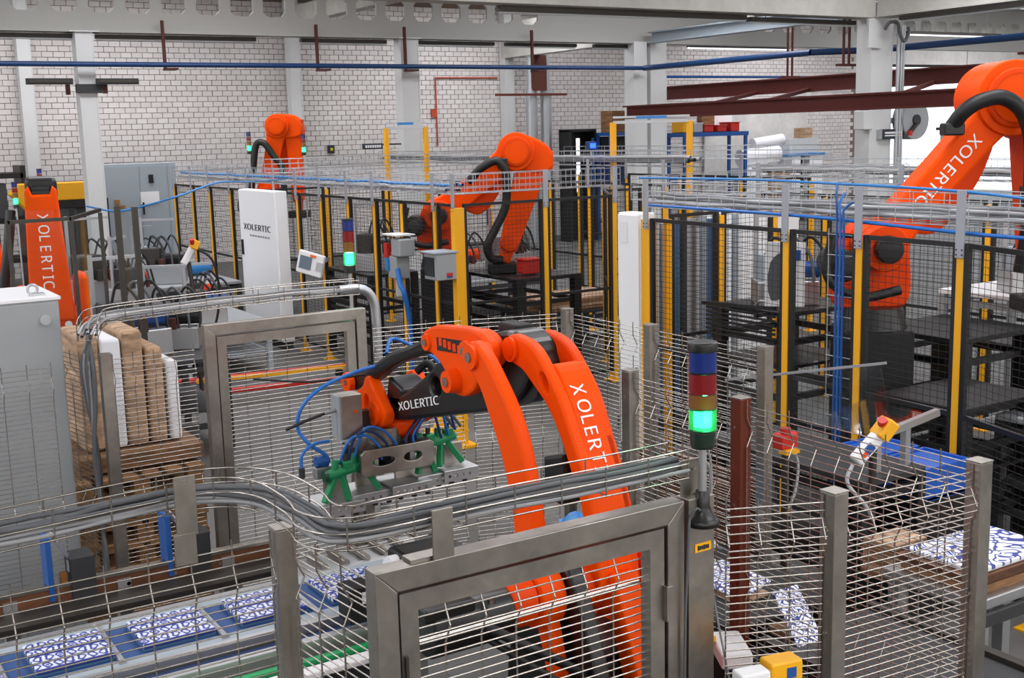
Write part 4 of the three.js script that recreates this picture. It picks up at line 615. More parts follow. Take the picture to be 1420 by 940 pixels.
// ---------------------------------------------------------------- the other robots
function hoseTube(t, pts, r, mat = M.rubber, nm = 'dress_hose') { const h = g().tube(pts, r, 14, pts.length * 10).build(nm, mat, t); return h; }
function disc(x, y, z0, z1, r, n = 40) { return new G().add(new THREE.LatheGeometry([[0, 0], [r - 0.012, 0], [r, 0.012], [r, z1 - z0 - 0.012], [r - 0.012, z1 - z0], [0, z1 - z0]].map((p) => new THREE.Vector2(...p)), n), new THREE.Matrix4().makeRotationX(Math.PI / 2).setPosition(x, y, z0)); }
function robot6(label, at, ry, o) {                           // drawn in its own plane: x along the arm, y up, z towards the viewer
  const t = local('robot_arm', label, 'robot', at, ry), [sx, sy] = o.S, [ex, ey] = o.E, [wx, wy] = o.W, a = Math.atan2(ey - sy, ex - sx), nx = -Math.sin(a), ny = Math.cos(a), w = o.w ?? 0.15;
  g().box(sx, (sy - 0.62) / 2, -0.05, 0.5, sy - 0.62, 0.5, { r: 0.02 }).build('pedestal', M.blackMatt, t);
  g().add(new THREE.CylinderGeometry(0.22, 0.26, 0.16, 32), new THREE.Matrix4().setPosition(sx, sy - 0.54, -0.05)).build('base', M.black, t);
  const car = g().plate([[sx - 0.26, sy - 0.46], [sx + 0.24, sy - 0.46], [sx + 0.28, sy - 0.2], [sx + 0.2, sy + 0.12], [sx, sy + 0.2], [sx - 0.2, sy + 0.1]], -0.24, -0.02, 0.03, { smooth: 5 }).build('carousel', M.orangeDeep, t);
  disc(sx, sy, -0.02, 0.26, 0.17).build('shoulder_drive', M.orangeDeep, car); disc(sx, sy, 0.26, 0.36, 0.1).build('motor', M.black, car); disc(sx - 0.3, sy - 0.12, -0.1, 0.24, 0.12).build('motor', M.black, car); disc(sx - 0.3, sy - 0.12, 0.24, 0.27, 0.07).build('motor_cap', M.darkGrey, car);
  g().tube([[sx - 0.38, sy + 0.1, 0.2], [sx - 0.42, sy - 0.2, 0.26], [sx - 0.2, sy - 0.34, 0.3], [sx + 0.1, sy - 0.3, 0.28]], 0.035, 8).build('cable_loop', M.rubber, car);
  const P = (x, y, s, k) => [x + Math.cos(a) * k + nx * s, y + Math.sin(a) * k + ny * s];
  const link = g().plate([P(sx, sy, -w * 1.25, -0.1), P(sx, sy, w * 1.25, -0.1), P(sx, sy, w, 0.3), P(ex, ey, w, -0.3), P(ex, ey, w * 1.2, 0.06), P(ex, ey, 0, w * 1.5), P(ex, ey, -w * 1.2, 0.06), P(ex, ey, -w, -0.3), P(sx, sy, -w, 0.3)], -0.13, 0.13, 0.025, { smooth: 4 }).build('link_arm', M.orange, t);
  g().plate([P(sx, sy, -w * 0.7, 0.25), P(sx, sy, -w * 2.1, 0.35), P(ex, ey, -w * 2.0, -0.55), P(ex, ey, -w * 0.8, -0.2)], -0.2, -0.02, 0.02, { smooth: 4 }).build('shaded_belly', M.orangeDeep, link);  // belly piece in deeper orange, standing for the shaded side of the link
  if (o.text) g().text('XOLERTIC', o.text, new THREE.Matrix4().makeRotationZ(a + (o.flip ? Math.PI : 0)).multiply(new THREE.Matrix4().makeScale(1.25, 1, 1)).setPosition(...P(o.flip ? ex : sx, o.flip ? ey : sy, (o.flip ? 1 : -1) * o.text * 0.5, o.flip ? -0.36 : 0.28), 0.131)).build('lettering', M.lettering, link);
  const er = o.er ?? 0.25, head = disc(ex, ey, -0.32, 0.16, er).build('elbow_housing', M.orange, t);
  disc(ex, ey, 0.16, 0.2, er * 0.78).build('elbow_cover', M.orangeDeep, head); disc(ex, ey, 0.2, 0.205, er * 0.66).build('cover_disc', M.orange, head);
  const fx = ex + o.out, fy = ey + (o.drop ?? -0.12), b = Math.atan2(wy - fy, wx - fx), mx = -Math.sin(b), my = Math.cos(b), Q = (x, y, s, k) => [x + Math.cos(b) * k + mx * s, y + Math.sin(b) * k + my * s], fw = o.fw ?? 0.16;
  g().plate([[ex, ey + er * 0.85], [fx, fy + er * 0.9], [fx + fw * 1.1, fy + 0.06], [fx + fw * 1.1, fy - er * 0.8], [ex, ey - er * 0.8]], -0.26, 0.1, 0.03, { smooth: 4 }).build('elbow_casting', M.orange, head);
  const fore = g().plate([Q(fx, fy, -fw * 1.2, -0.1), Q(fx, fy, fw * 1.2, -0.1), Q(fx, fy, fw, 0.35), Q(wx, wy, fw * 0.72, -0.1), Q(wx, wy, fw * 0.6, 0.1), Q(wx, wy, -fw * 0.6, 0.1), Q(wx, wy, -fw * 0.72, -0.1), Q(fx, fy, -fw, 0.35)], -0.24, 0.06, 0.03).build('forearm', M.orange, t);
  disc(wx, wy, -0.24, 0.1, fw * 0.62).build('wrist', M.orangeDeep, fore);
  const hand = g().plate([Q(wx, wy, -fw * 0.5, 0), Q(wx, wy, fw * 0.5, 0), Q(wx, wy, fw * 0.4, 0.25), Q(wx, wy, -fw * 0.4, 0.25)], -0.18, 0.04, 0.02).build('hand', M.orange, t);
  g().box(...Q(wx, wy, 0, 0.32), -0.06, 0.34, 0.12, 0.3, { r: 0.02 }).build('tool', M.blackMatt, hand);
  for (const h of o.hoses ?? []) hoseTube(t, h.p, h.r);
  for (const c of o.clamps ?? []) g().box(...c, { r: 0.015 }).build('hose_clamp', M.black, t);
  return t;
}
robot6('tall orange robot arm at the right edge with a thick black hose over its elbow', [7.05, 0, -6.05], -0.562, { S: [-0.05, 2.0], E: [0.87, 3.05], W: [1.2, 1.85], out: 0.3, er: 0.27, w: 0.135, fw: 0.17, text: 0.085, flip: 1,
  hoses: [{ r: 0.055, p: [[0.42, 2.86, 0.18], [0.47, 2.96, 0.26], [0.57, 3.03, 0.3], [0.72, 3.05, 0.32], [0.86, 2.95, 0.32], [0.94, 2.75, 0.3], [0.97, 2.45, 0.26], [0.98, 2.1, 0.22], [0.96, 1.8, 0.18]] }], clamps: [[0.42, 2.84, 0.18, 0.15, 0.09, 0.12], [1.0, 2.35, 0.2, 0.12, 0.14, 0.16]] });
robot6('orange robot arm in the middle, bending down inside the yellow fence', [6.85, 0, -12.4], -0.562, { S: [-0.05, 1.97], E: [0.86, 2.68], W: [0.76, 1.62], out: 0.22, er: 0.22, w: 0.14, fw: 0.17, drop: -0.05, text: 0,
  hoses: [{ r: 0.05, p: [[0.3, 2.35, 0.18], [0.45, 2.5, 0.22], [0.62, 2.58, 0.24], [0.72, 2.5, 0.24], [0.74, 2.3, 0.22], [0.72, 2.05, 0.2], [0.6, 1.8, 0.2], [0.5, 1.6, 0.2], [0.54, 1.45, 0.16], [0.66, 1.42, 0.1]] }], clamps: [[0.7, 2.55, 0.18, 0.12, 0.12, 0.12]] });
robot6('far orange robot arm with a raised elbow against the brick wall', [7.5, 0, -19.2], -0.562, { S: [-0.25, 1.95], E: [-0.0, 3.1], W: [0.26, 1.95], out: 0.24, er: 0.2, w: 0.14, fw: 0.13, drop: 0, text: 0,
  hoses: [{ r: 0.055, p: [[-0.5, 1.9, 0.16], [-0.42, 2.4, 0.2], [-0.34, 2.8, 0.22], [-0.2, 2.82, 0.24], [-0.05, 2.6, 0.24], [0.06, 2.45, 0.24], [0.08, 2.2, 0.2], [0.06, 1.9, 0.2]] }] });
function robotBack(label, at, ry) {                           // seen from behind: an upright link with lettering
  const t = local('robot_arm', label, 'robot', at, ry);
  g().box(0, 0.35, 0, 0.7, 0.7, 0.7, { r: 0.02 }).build('pedestal', M.darkGrey, t);
  const c = g().box(0.02, 1.02, 0.02, 0.5, 0.66, 0.5, { r: 0.05 }).build('carousel', M.orangeDeep, t);
  g().box(0.29, 1.35, 0.08, 0.14, 0.62, 0.4, { r: 0.06 }).box(-0.27, 1.3, 0.08, 0.12, 0.5, 0.36, { r: 0.05 }).build('shoulder_cheek', M.orange, c);
  g().cyl([0.14, 1.16, 0.28], [0.14, 1.16, 0.31], 0.035, 14).build('plug', M.paper, c);
  const l = g().plate([[-0.18, 1.2], [0.2, 1.2], [0.2, 1.45], [0.14, 2.5], [0.1, 2.54], [0.07, 2.46], [-0.09, 2.46], [-0.12, 2.54], [-0.16, 2.5], [-0.2, 1.45]], 0.12, 0.3, 0.025).build('link_arm', M.orange, t);
  g().cyl([-0.09, 2.47, 0.2], [0.07, 2.47, 0.2], 0.075, 18).build('pivot_sleeve', M.black, l);
  const q = g(); let y = 2.27; for (const ch of 'XOLERTIC') { q.text(ch, 0.1, new THREE.Matrix4().makeRotationZ(-Math.PI / 2).setPosition(-0.06, y, 0.301)); y -= ch === 'I' ? 0.055 : 0.1; } q.build('lettering', M.lettering, l);
  g().box(0.0, 2.5, -0.25, 0.3, 0.24, 0.8, { r: 0.05 }).build('forearm', M.black, t);
  hoseTube(t, [[-0.3, 1.2, 0.1], [-0.42, 1.5, 0.1], [-0.36, 1.9, 0.1], [-0.3, 2.3, 0]], 0.05);
  return t;
}
robotBack('orange robot arm at the left edge, seen from behind with upright lettering', [2.42, -0.04, -12.7], -0.18);
{
  const t = local('robot_arm', 'orange robot arm cut by the left edge, behind the lettered one', 'robot', [1.95, 0, -14.2], -0.2);
  g().box(0, 0.6, 0, 0.6, 1.2, 0.6, { r: 0.03 }).build('pedestal', M.blackMatt, t); g().plate([[-0.3, 1.2], [0.25, 1.2], [0.25, 2.1], [0.3, 2.45], [0.1, 2.6], [-0.25, 2.5]], -0.15, 0.15, 0.03, { smooth: 4 }).build('link_arm', M.orange, t); g().cyl([0.12, 2.4, 0.14], [0.12, 2.4, 0.2], 0.17, 28).build('elbow_cover', M.orangeDeep, t); g().tube([[-0.1, 2.2, 0.3], [0, 1.9, 0.34], [0.05, 1.5, 0.3]], 0.06, 10).build('dress_hose', M.rubber, t);
}

// ---------------------------------------------------------------- cabinets and control boxes
function cabinet(label, x0, x1, z0, z1, h, m, o = {}) {
  const t = thing('electrical_cabinet', label, 'cabinet', [(x0 + x1) / 2, 0, (z0 + z1) / 2]), cx = (x0 + x1) / 2, cz = (z0 + z1) / 2;
  g().box(cx, 0.05, cz, x1 - x0 - 0.04, 0.1, z1 - z0 - 0.04).build('plinth', M.darkGrey, t); g().box(cx, 0.1 + (h - 0.1) / 2, cz, x1 - x0, h - 0.1, z1 - z0, { r: 0.012 }).build('housing', m, t);
  for (const d of o.doors ?? []) { const p = d.front ? g().box((d.a + d.b) / 2, (d.y0 + d.y1) / 2, z1 + 0.006, d.b - d.a, d.y1 - d.y0, 0.016, { r: 0.003 }).build('door', m, t) : g().box(x0 - 0.006, (d.y0 + d.y1) / 2, (d.a + d.b) / 2, 0.016, d.y1 - d.y0, d.b - d.a, { r: 0.003 }).build('door', m, t); if (d.handle) { if (d.front) g().box(d.handle[0], d.handle[1], z1 + 0.025, 0.04, 0.26, 0.03, { r: 0.006 }).build('handle', M.blackMatt, p); else g().box(x0 - 0.025, d.handle[1], d.handle[0], 0.03, 0.22, 0.04, { r: 0.006 }).build('handle', M.blackMatt, p); } }
  return t;
}
{
  const t = cabinet('grey cabinet at the left edge behind the mesh, with a lifting eye on top', 0.2, 1.31, -7.3, -6.68, 2.085, M.cabinetGrey, { doors: [{ front: 1, a: 0.22, b: 1.3, y0: 0.12, y1: 2.07 }] });
  g().cyl([1.23, 1.98, -6.665], [1.23, 1.98, -6.655], 0.028, 20).build('lock', M.zinc, t); const e = g().box(1.22, 2.1, -6.78, 0.08, 0.03, 0.03, { r: 0.006 }).build('eye_bracket', M.zinc, t); g().add(new THREE.TorusGeometry(0.025, 0.008, 8, 20), new THREE.Matrix4().setPosition(1.2, 2.135, -6.78)).build('lifting_eye', M.zinc, e); g().box(0.76, 2.09, -6.98, 1.12, 0.02, 0.62, { r: 0.004 }).build('roof_plate', M.white, t);
  const b = cabinet('white lettered cabinet standing left of the second stack light', 5.97, 6.14, -17.0, -15.55, 2.19, M.cabinet, { doors: [{ a: -16.98, b: -15.57, y0: 0.12, y1: 2.18, handle: [-16.9, 1.35] }] });
  g().text('XOLERTIC', 0.085, basis([0, 0, 1], [0, 1, 0], [-1, 0, 0], [5.952, 1.62, -16.82]).multiply(new THREE.Matrix4().makeScale(2.1, 1, 1)), font, 0.004).build('lettering', M.letterDark, b); for (let i = 0; i < 8; i++) g().box(5.955, 1.54, -16.55 + i * 0.1, 0.004, 0.025, 0.07).build('small_print', M.cable, b);
  const c = cabinet('white cabinet with a paper note at the right end of the middle fence', 6.36, 6.52, -8.38, -8.07, 2.19, M.cabinet, { doors: [{ a: -8.37, b: -8.08, y0: 0.12, y1: 2.17 }] });
  g().box(6.342, 2.02, -8.29, 0.003, 0.18, 0.12).build('paper_note', M.white, c); g().box(6.342, 0.8, -8.11, 0.02, 0.1, 0.02).build('latch', M.zinc, c); g().box(6.41, 1.07, -8.02, 0.11, 2.14, 0.07).build('edge_post', M.yellow, c);
  const d = cabinet('tall grey two-door cabinet against the brick wall at the left', 6.05, 7.75, -26.6, -26, 2.45, M.greyBlue, { doors: [{ front: 1, a: 6.1, b: 6.95, y0: 0.15, y1: 2.4 }, { front: 1, a: 6.97, b: 7.55, y0: 0.15, y1: 2.4, handle: [7.0, 1.5] }, { front: 1, a: 7.57, b: 7.73, y0: 0.15, y1: 2.4 }] });
  g().box(7.15, 1.72, -25.97, 0.4, 0.26, 0.006).build('notice', M.white, d); g().box(7.2, 2.12, -25.97, 0.1, 0.18, 0.02).build('switch', M.blackMatt, d); g().box(6.45, 1.66, -25.96, 0.1, 0.1, 0.04).box(6.5, 1.56, -25.96, 0.22, 0.05, 0.04).build('valve_handle', std('#9a6a2a', 0.5), d);
  cabinet('pale grey cabinet inside the right-hand cell, seen through black mesh', 8.4, 9.3, -9.6, -9.1, 2.05, M.cabinet, { doors: [{ front: 1, a: 8.45, b: 9.25, y0: 0.12, y1: 2.03 }] });
  const r = thing('profile_rack', 'rack of upright grey profiles behind the right-hand fence, left of the pale cabinet', 'rack', [7.6, 0, -9]); g().box(7.6, 0.06, -9, 1.3, 0.12, 0.4).build('base', M.darkGrey, r); for (let i = 0; i < 15; i++) g().box(7.02 + i * 0.085, 1.05, -9 + (i % 3) * 0.09 - 0.08, 0.05, 1.9 + (i % 4) * 0.04, 0.06, { r: 0.006 }).build('upright', [M.alu, M.zinc, M.greyBlue, M.darkGrey, M.slateBlue][i % 7 === 5 ? 4 : i % 4], r);
}
{
  const t = thing('screen_box', 'grey box with a dark window on the middle fence, beside the thick yellow post', 'control box', [6.1, 1.4, -10.97]); g().box(6.03, 1.53, -11.05, 0.24, 0.28, 0.28, { r: 0.012 }).build('housing', M.cabinetGrey, t); g().box(5.905, 1.53, -11.06, 0.012, 0.2, 0.2).build('window', M.glassDark, t); g().box(6.02, 1.68, -11.05, 0.29, 0.02, 0.32, { r: 0.005 }).build('hood', M.greyBlue, t); g().box(6.06, 1.44, -10.905, 0.07, 0.05, 0.004).build('emblem', M.red, t); g().box(6.06, 1.425, -10.9, 0.05, 0.018, 0.004).build('emblem_band', M.blue, t); g().box(6.17, 1.54, -11.1, 0.06, 0.1, 0.1).build('arm', M.zinc, t);
  const p = local('operator_panel', 'tilted white operator panel hanging on the middle fence, right of the lettered cabinet', 'panel', [5.98, 1.29, -14.45], -0.9); g().box(0, 0, 0, 0.38, 0.3, 0.06, { r: 0.02, rz: -0.25 }).build('housing', M.white, p); g().box(-0.06, 0.02, 0.034, 0.17, 0.17, 0.01, { rz: -0.25 }).build('screen', M.screen, p); g().box(0.06, 0.1, 0.035, 0.08, 0.03, 0.015, { rz: -0.25 }).build('orange_button', phy('#e86a14', 0.4), p); g().box(0.14, -0.04, 0.034, 0.1, 0.12, 0.012, { rz: -0.25 }).build('keypad', M.cableLight, p); g().bar([0.1, 0, -0.03], [0.15, 0.05, -0.2], 0.05, 0.05).build('arm', M.zinc, p);
  const k = thing('socket_box', 'grey socket box with a white shelf, right of the second stack light', 'control box', [6.1, 1.35, -12.1]); g().box(6.08, 1.8, -12.1, 0.24, 0.015, 0.36).build('shelf', M.white, k); g().box(6.08, 1.66, -12.0, 0.2, 0.2, 0.22, { r: 0.02 }).build('upper_housing', M.cabinetGrey, k); g().box(6.08, 1.43, -12.12, 0.18, 0.26, 0.22, { r: 0.02 }).build('lower_housing', M.cabinetGrey, k); g().box(5.99, 1.62, -12.22, 0.05, 0.16, 0.08).build('red_switch', M.red, k); g().box(5.98, 1.46, -12.2, 0.03, 0.14, 0.06).build('blue_socket', M.paleBlue, k); g().tube([[6.0, 1.42, -12.0], [5.98, 1.25, -11.9], [6.0, 1.15, -11.85], [6.05, 0.8, -11.85], [6.05, 0.2, -11.85]], 0.03, 8).build('cable_bundle', M.blueHose, k); g().cyl([6.08, 1.1, -12.12], [6.08, 1.3, -12.12], 0.05, 14).build('plug', M.cableLight, k);
}
function beacon(label, x, y, z, r, hseg, green = true, bright = 1) {  // smaller stack lights
  const t = thing('signal_tower', label, 'light', [x, 0, z]);
  g().cyl([x, 0, z], [x, y, z], r * 0.3, 10).build('pole', M.alu, t); g().cyl([x - 0, 0, z], [x, 0.02, z], r * 2, 16).build('foot', M.alu, t); g().cyl([x, y, z], [x, y + hseg * 0.6, z], r, 20).build('base', M.black, t);
  let yy = y + hseg * 0.6; [[M.lensGreen, 'lit_green_lens'], [M.lensAmber, 'amber_lens'], [M.lensRed, 'red_lens'], [M.lensBlue, 'blue_lens']].forEach(([m, nm], i) => { const s = new G().rod([x, yy + 0.003, z], [x, yy + hseg * (i ? 0.8 : 1), z], r * (i ? 1 : 1.04), 22).build(nm, m, t); if (m === M.lensGreen) g().cyl([x, yy + 0.006, z], [x, yy + hseg * 0.97, z], r * 0.75, 16).build('lamp', M.lampCore, s); else g().cyl([x, yy + 0.006, z], [x, yy + hseg * 0.77, z], r * 0.7, 16).build('reflector', std(['', '#c9772d', '#8d1016', '#123a8a'][i], 0.4), s); yy += hseg * (i ? 0.82 : 1.02); });
  g().cyl([x, yy, z], [x, yy + hseg * 0.15, z], r * 1.05, 20).build('lid', M.black, t);
  const l = new THREE.PointLight('#55ffb4', 0.03 * bright, 0, 2); l.position.set(x - r * 1.5, y + hseg, z + r * 1.8); scene.add(l);
}
beacon('second stack light with a lit green segment, behind the back gate', 3.31, 2.0, -7.33, 0.038, 0.086);
beacon('small far stack light left of the far orange arm', 6.9, 2.66, -19.0, 0.036, 0.085);
beacon('far stack light half hidden by the far orange arm', 7.6, 2.62, -18.4, 0.036, 0.08);
beacon('small stack light right of the lettered arm at the left edge', 2.55, 2.42, -13.4, 0.026, 0.055);
beacon('small stack light at the very left edge', 2.12, 2.3, -12.4, 0.026, 0.06);

// ---------------------------------------------------------------- left: glass guards, tables and stacked goods
{
  const t = thing('glass_guard', 'clear guard with a thin grey frame in front of the lettered arm at the left', 'guard', [1.7, 0, -9.0]), f = (a, b) => g().bar(a, b, 0.026, 0.026).build('frame_bar', M.darkSteel, t);
  const c = [[1.47, -9.0], [1.9, -9.0], [2.14, -9.6]]; f([1.47, 2.37, -9], [1.9, 2.37, -9]); f([1.9, 2.37, -9], [2.2, 2.4, -9.4]); for (const [x, z] of [[1.47, -9], [1.9, -9], [2.2, -9.4]]) f([x, 0, z], [x, 2.38, z]);
  g().box(1.685, 1.2, -9, 0.4, 2.3, 0.008).build('pane', M.clear, t); new G().box(2.05, 1.2, -9.2, 0.46, 2.3, 0.008, { ry: 0.927 }).build('pane', M.clear, t);
  const u = thing('glass_guard', 'clear guard right of the framed one, before the grey cabinet doors', 'guard', [2.4, 0, -9.6]); for (const [x, z, h] of [[2.33, -9.4, 2.42], [2.5, -9.55, 2.4]]) g().bar([x, 0, z], [x, h, z], 0.04, 0.04).build('frame_bar', M.darkSteel, u); g().box(2.0, 1.2, -10.2, 0.4, 2.36, 0.008).box(2.42, 1.2, -9.48, 0.12, 2.3, 0.008, { ry: 0.7 }).build('pane', M.clear, u);
  tag(g().tube([[2.8, 2.28, -12.5], [3.05, 2.22, -12.33], [3.3, 2.27, -12.18], [3.6, 2.36, -12], [4.2, 2.45, -12.6], [5.0, 2.4, -13.8], [6.15, 2.35, -15.6]], 0.01, 8, 60).build('air_hose', M.paleBlue), 'pale blue hose hanging across the tall grey cabinet doors', 'hose');
  const w = thing('teach_pendant', 'white and yellow hand control on a thin stand, left of the lettered cabinet', 'control', [3.95, 0, -12.85]); g().tube([[3.93, 0.02, -12.8], [3.93, 0.9, -12.82], [3.92, 1.3, -12.83], [3.9, 1.6, -12.85]], 0.025, 8).build('stand', M.darkSteel, w); g().box(3.93, 0.02, -12.8, 0.4, 0.04, 0.4, { r: 0.01 }).build('foot', M.darkGrey, w); g().bar([3.84, 1.58, -12.85], [3.98, 1.8, -12.85], 0.09, 0.06, 0.015).build('body', M.white, w); g().bar([3.95, 1.74, -12.83], [4.0, 1.83, -12.83], 0.1, 0.08, 0.015).build('grip', M.yellow, w); g().cyl([3.94, 1.8, -12.8], [3.93, 1.85, -12.78], 0.025, 12).build('stop_button', M.red, w); g().tube([[3.98, 1.75, -12.85], [4.15, 1.6, -12.8], [4.2, 1.2, -12.8], [4.1, 0.8, -12.8], [3.95, 0.6, -12.8]], 0.014, 6).build('cable', M.rubber, w);
}
function table(label, x0, x1, z0, z1, h, m, o = {}) {         // framed machine table: top, legs, rails, lower shelf
  const t = thing(o.name ?? 'machine_table', label, 'table', [(x0 + x1) / 2, 0, (z0 + z1) / 2]), cx = (x0 + x1) / 2, cz = (z0 + z1) / 2, lg = o.leg ?? 0.06;
  g().box(cx, h - 0.02, cz, x1 - x0, 0.04, z1 - z0, { r: 0.006 }).build('table_top', o.top ?? m, t);
  for (const x of [x0 + lg / 2, x1 - lg / 2]) for (const z of [z0 + lg / 2, z1 - lg / 2]) g().box(x, (h - 0.04) / 2, z, lg, h - 0.04, lg).build('leg', m, t);
  for (const y of o.rails ?? [0.25, h - 0.1]) g().box(cx, y, z0 + lg / 2, x1 - x0 - 2 * lg, 0.05, 0.04).box(cx, y, z1 - lg / 2, x1 - x0 - 2 * lg, 0.05, 0.04).box(x0 + lg / 2, y, cz, 0.04, 0.05, z1 - z0 - 2 * lg).box(x1 - lg / 2, y, cz, 0.04, 0.05, z1 - z0 - 2 * lg).build('rail', m, t);
  if (o.shelf) g().box(cx, o.shelf, cz, x1 - x0 - 0.02, 0.025, z1 - z0 - 0.02).build('shelf', m, t);
  if (o.slats) for (let i = 0; i < o.slats; i++) g().box(x0 + 0.02, 0.3 + i * (h - 0.4) / o.slats, cz, 0.02, 0.05, z1 - z0 - 0.1).build('slat', m, t);
  return t;
}
table('low grey machine table in front of the tall grey cabinet', 4.6, 6.0, -20.5, -17.2, 0.82, M.darkGrey, { top: M.cabinetGrey, shelf: 0.3 });
table('grey machine table left of the lettered cabinet', 4.2, 5.3, -16.4, -14.2, 0.66, M.greyBlue, { top: M.cabinetGrey, shelf: 0.25 });
table('grey machine table near the thin dark uprights at the left', 3.2, 4.3, -17.5, -15, 0.85, M.darkGrey, { top: M.greyBlue, shelf: 0.3 });
table('dark machine table behind the clear guards', 2.6, 3.6, -12.2, -10.8, 0.9, M.darkGrey, { top: M.darkGrey, shelf: 0.4 });
function unit(label, at, ry, seedN, kind) {                   // small machine heads on the tables: block, motor, tubes, valve row
  const t = local('machine_unit', label, 'machine', at, ry); seed = seedN;
  const k = kind ?? 1;
  g().box(0, 0.1 * k, 0, 0.5 * k, 0.2 * k, 0.36 * k, { r: 0.012 }).build('bed', rnd() > 0.5 ? M.darkGrey : M.alu, t);
  g().box(-0.1 * k, 0.3 * k, 0, 0.22 * k, 0.22 * k, 0.2 * k, { r: 0.02 }).build('housing', [M.greyBlue, M.darkSteel, M.darkGrey][Math.floor(rnd(0, 3))], t);
  g().add(new THREE.CylinderGeometry(0.07 * k, 0.07 * k, 0.26 * k, 18), new THREE.Matrix4().makeRotationZ(Math.PI / 2).setPosition(0.14 * k, 0.28 * k, 0.02)).build('motor', [M.black, M.blue, M.orangeDeep][Math.floor(rnd(0, 3))], t);
  for (let i = 0; i < 3; i++) g().tube([[-0.18 + i * 0.12, 0.38 * k, 0.05], [-0.1 + i * 0.14, 0.55 * k, 0.08], [0.05 + i * 0.12, 0.42 * k, 0.14], [0.1 + i * 0.1, 0.2 * k, 0.2]], 0.014, 6).build('hose', [M.rubber, M.cableDark, M.rubber][i], t);
  for (let i = 0; i < 3; i++) g().box(-0.16 * k + i * 0.1 * k, 0.24 * k, 0.17 * k, 0.06 * k, 0.1 * k, 0.05 * k, { r: 0.005 }).build('valve', [M.zinc, M.darkSteel, M.rust][i], t);
  g().bar([-0.22 * k, 0.2 * k, -0.1], [-0.22 * k, 0.75 * k, -0.1], 0.035, 0.035).bar([-0.22 * k, 0.72 * k, -0.1], [0.16 * k, 0.72 * k, -0.1], 0.03, 0.03).build('gantry', M.zinc, t);
}
unit('small machine head at the far end of the low grey table', [5.3, 0.82, -19.6], 0.3, 11); unit('small machine head at the near end of the low grey table', [5.0, 0.82, -17.8], -0.5, 12, 1.3);
unit('machine head on the table left of the lettered cabinet, far end', [4.9, 0.66, -15.8], 0.8, 13, 0.9); unit('machine head on the table left of the lettered cabinet, near end', [4.6, 0.66, -14.6], -0.2, 14, 1.0);
unit('machine head on the table near the thin dark uprights', [3.7, 0.85, -16.2], 0.2, 15, 1.5); unit('machine head right of the thin dark uprights', [3.9, 0.85, -15.4], 0.9, 16, 1.2);
unit('machine head on the dark table behind the clear guards, left', [2.85, 0.9, -11.4], 0.1, 17, 1.3); unit('machine head on the dark table behind the clear guards, right', [3.3, 0.9, -11.6], -0.4, 18, 1.1);
for (const [x0, x1, z, lab] of [[3.3, 4.2, -16.8, 'blue covered pipe run behind the thin dark uprights'], [4.9, 5.9, -18.4, 'blue covered pipe run on the low grey table']]) tag(g().cyl([x0, 0.94, z], [x1, 0.92, z], 0.1, 16).build('blue_cover', M.paleBlue), lab, 'pipe');
{
  const t = thing('crane_cover', 'yellow machine cover behind the left columns', 'cover', [4.9, 0, -25.2]); g().plate([[4.2, 1.95], [4.35, 2.15], [6.0, 2.15], [6.0, 1.8], [4.9, 1.8], [4.6, 1.5]], -25.4, -25.0, 0.02).build('cover', M.yellow, t); g().box(5.3, 0.9, -25.3, 1.5, 1.8, 0.5).build('machine_body', M.darkGrey, t); g().box(5.1, 1.72, -24.98, 1.0, 0.14, 0.04).build('dark_band', M.black, t);
  const r = thing('storage_rack', 'dark storage rack with boards at the far left of the brick wall', 'rack', [3.6, 0, -26.2]); for (const x of [2.2, 4.6]) g().box(x, 1.25, -26.2, 0.1, 2.5, 0.8).build('upright', M.black, r); for (const y of [0.6, 1.4, 2.3]) g().box(3.4, y, -26.2, 2.4, 0.1, 0.8).build('shelf', M.blackMatt, r); g().box(3.2, 1.0, -26.3, 1.8, 0.7, 0.5).build('crate', M.darkGrey, r); g().box(3.5, 1.8, -26.3, 1.6, 0.7, 0.5).build('crate', M.cableDark, r);
}
function pallet(label, x, z, y, w, d, group) {               // wooden pallet: deck boards, blocks, runners
  const t = thing('pallet', label, 'pallet', [x, y, z], group); for (let i = 0; i < 6; i++) g().box(x - w / 2 + 0.05 + i * (w - 0.1) / 5, y + 0.133, z, 0.1, 0.022, d).build('deck_board', M.wood, t); for (const a of [-1, 0, 1]) { for (const b of [-1, 0, 1]) g().box(x + a * (w / 2 - 0.06), y + 0.072, z + b * (d / 2 - 0.06), 0.1, 0.1, 0.1).build('block', M.wood, t); g().box(x, y + 0.011, z + a * (d / 2 - 0.06), w, 0.022, 0.1).build('runner', M.wood, t); }
}
for (let i = 0; i < 6; i++) pallet(['lowest pallet of the stack beside the left grey cabinet', 'second pallet from the floor beside the left grey cabinet', 'third pallet from the floor beside the left grey cabinet', 'fourth pallet from the floor beside the left grey cabinet', 'fifth pallet from the floor beside the left grey cabinet', 'topmost pallet of the stack beside the left grey cabinet'][i], 1.82, -7.72, i * 0.146, 0.8, 0.9, 'pallet stack behind the left back post');
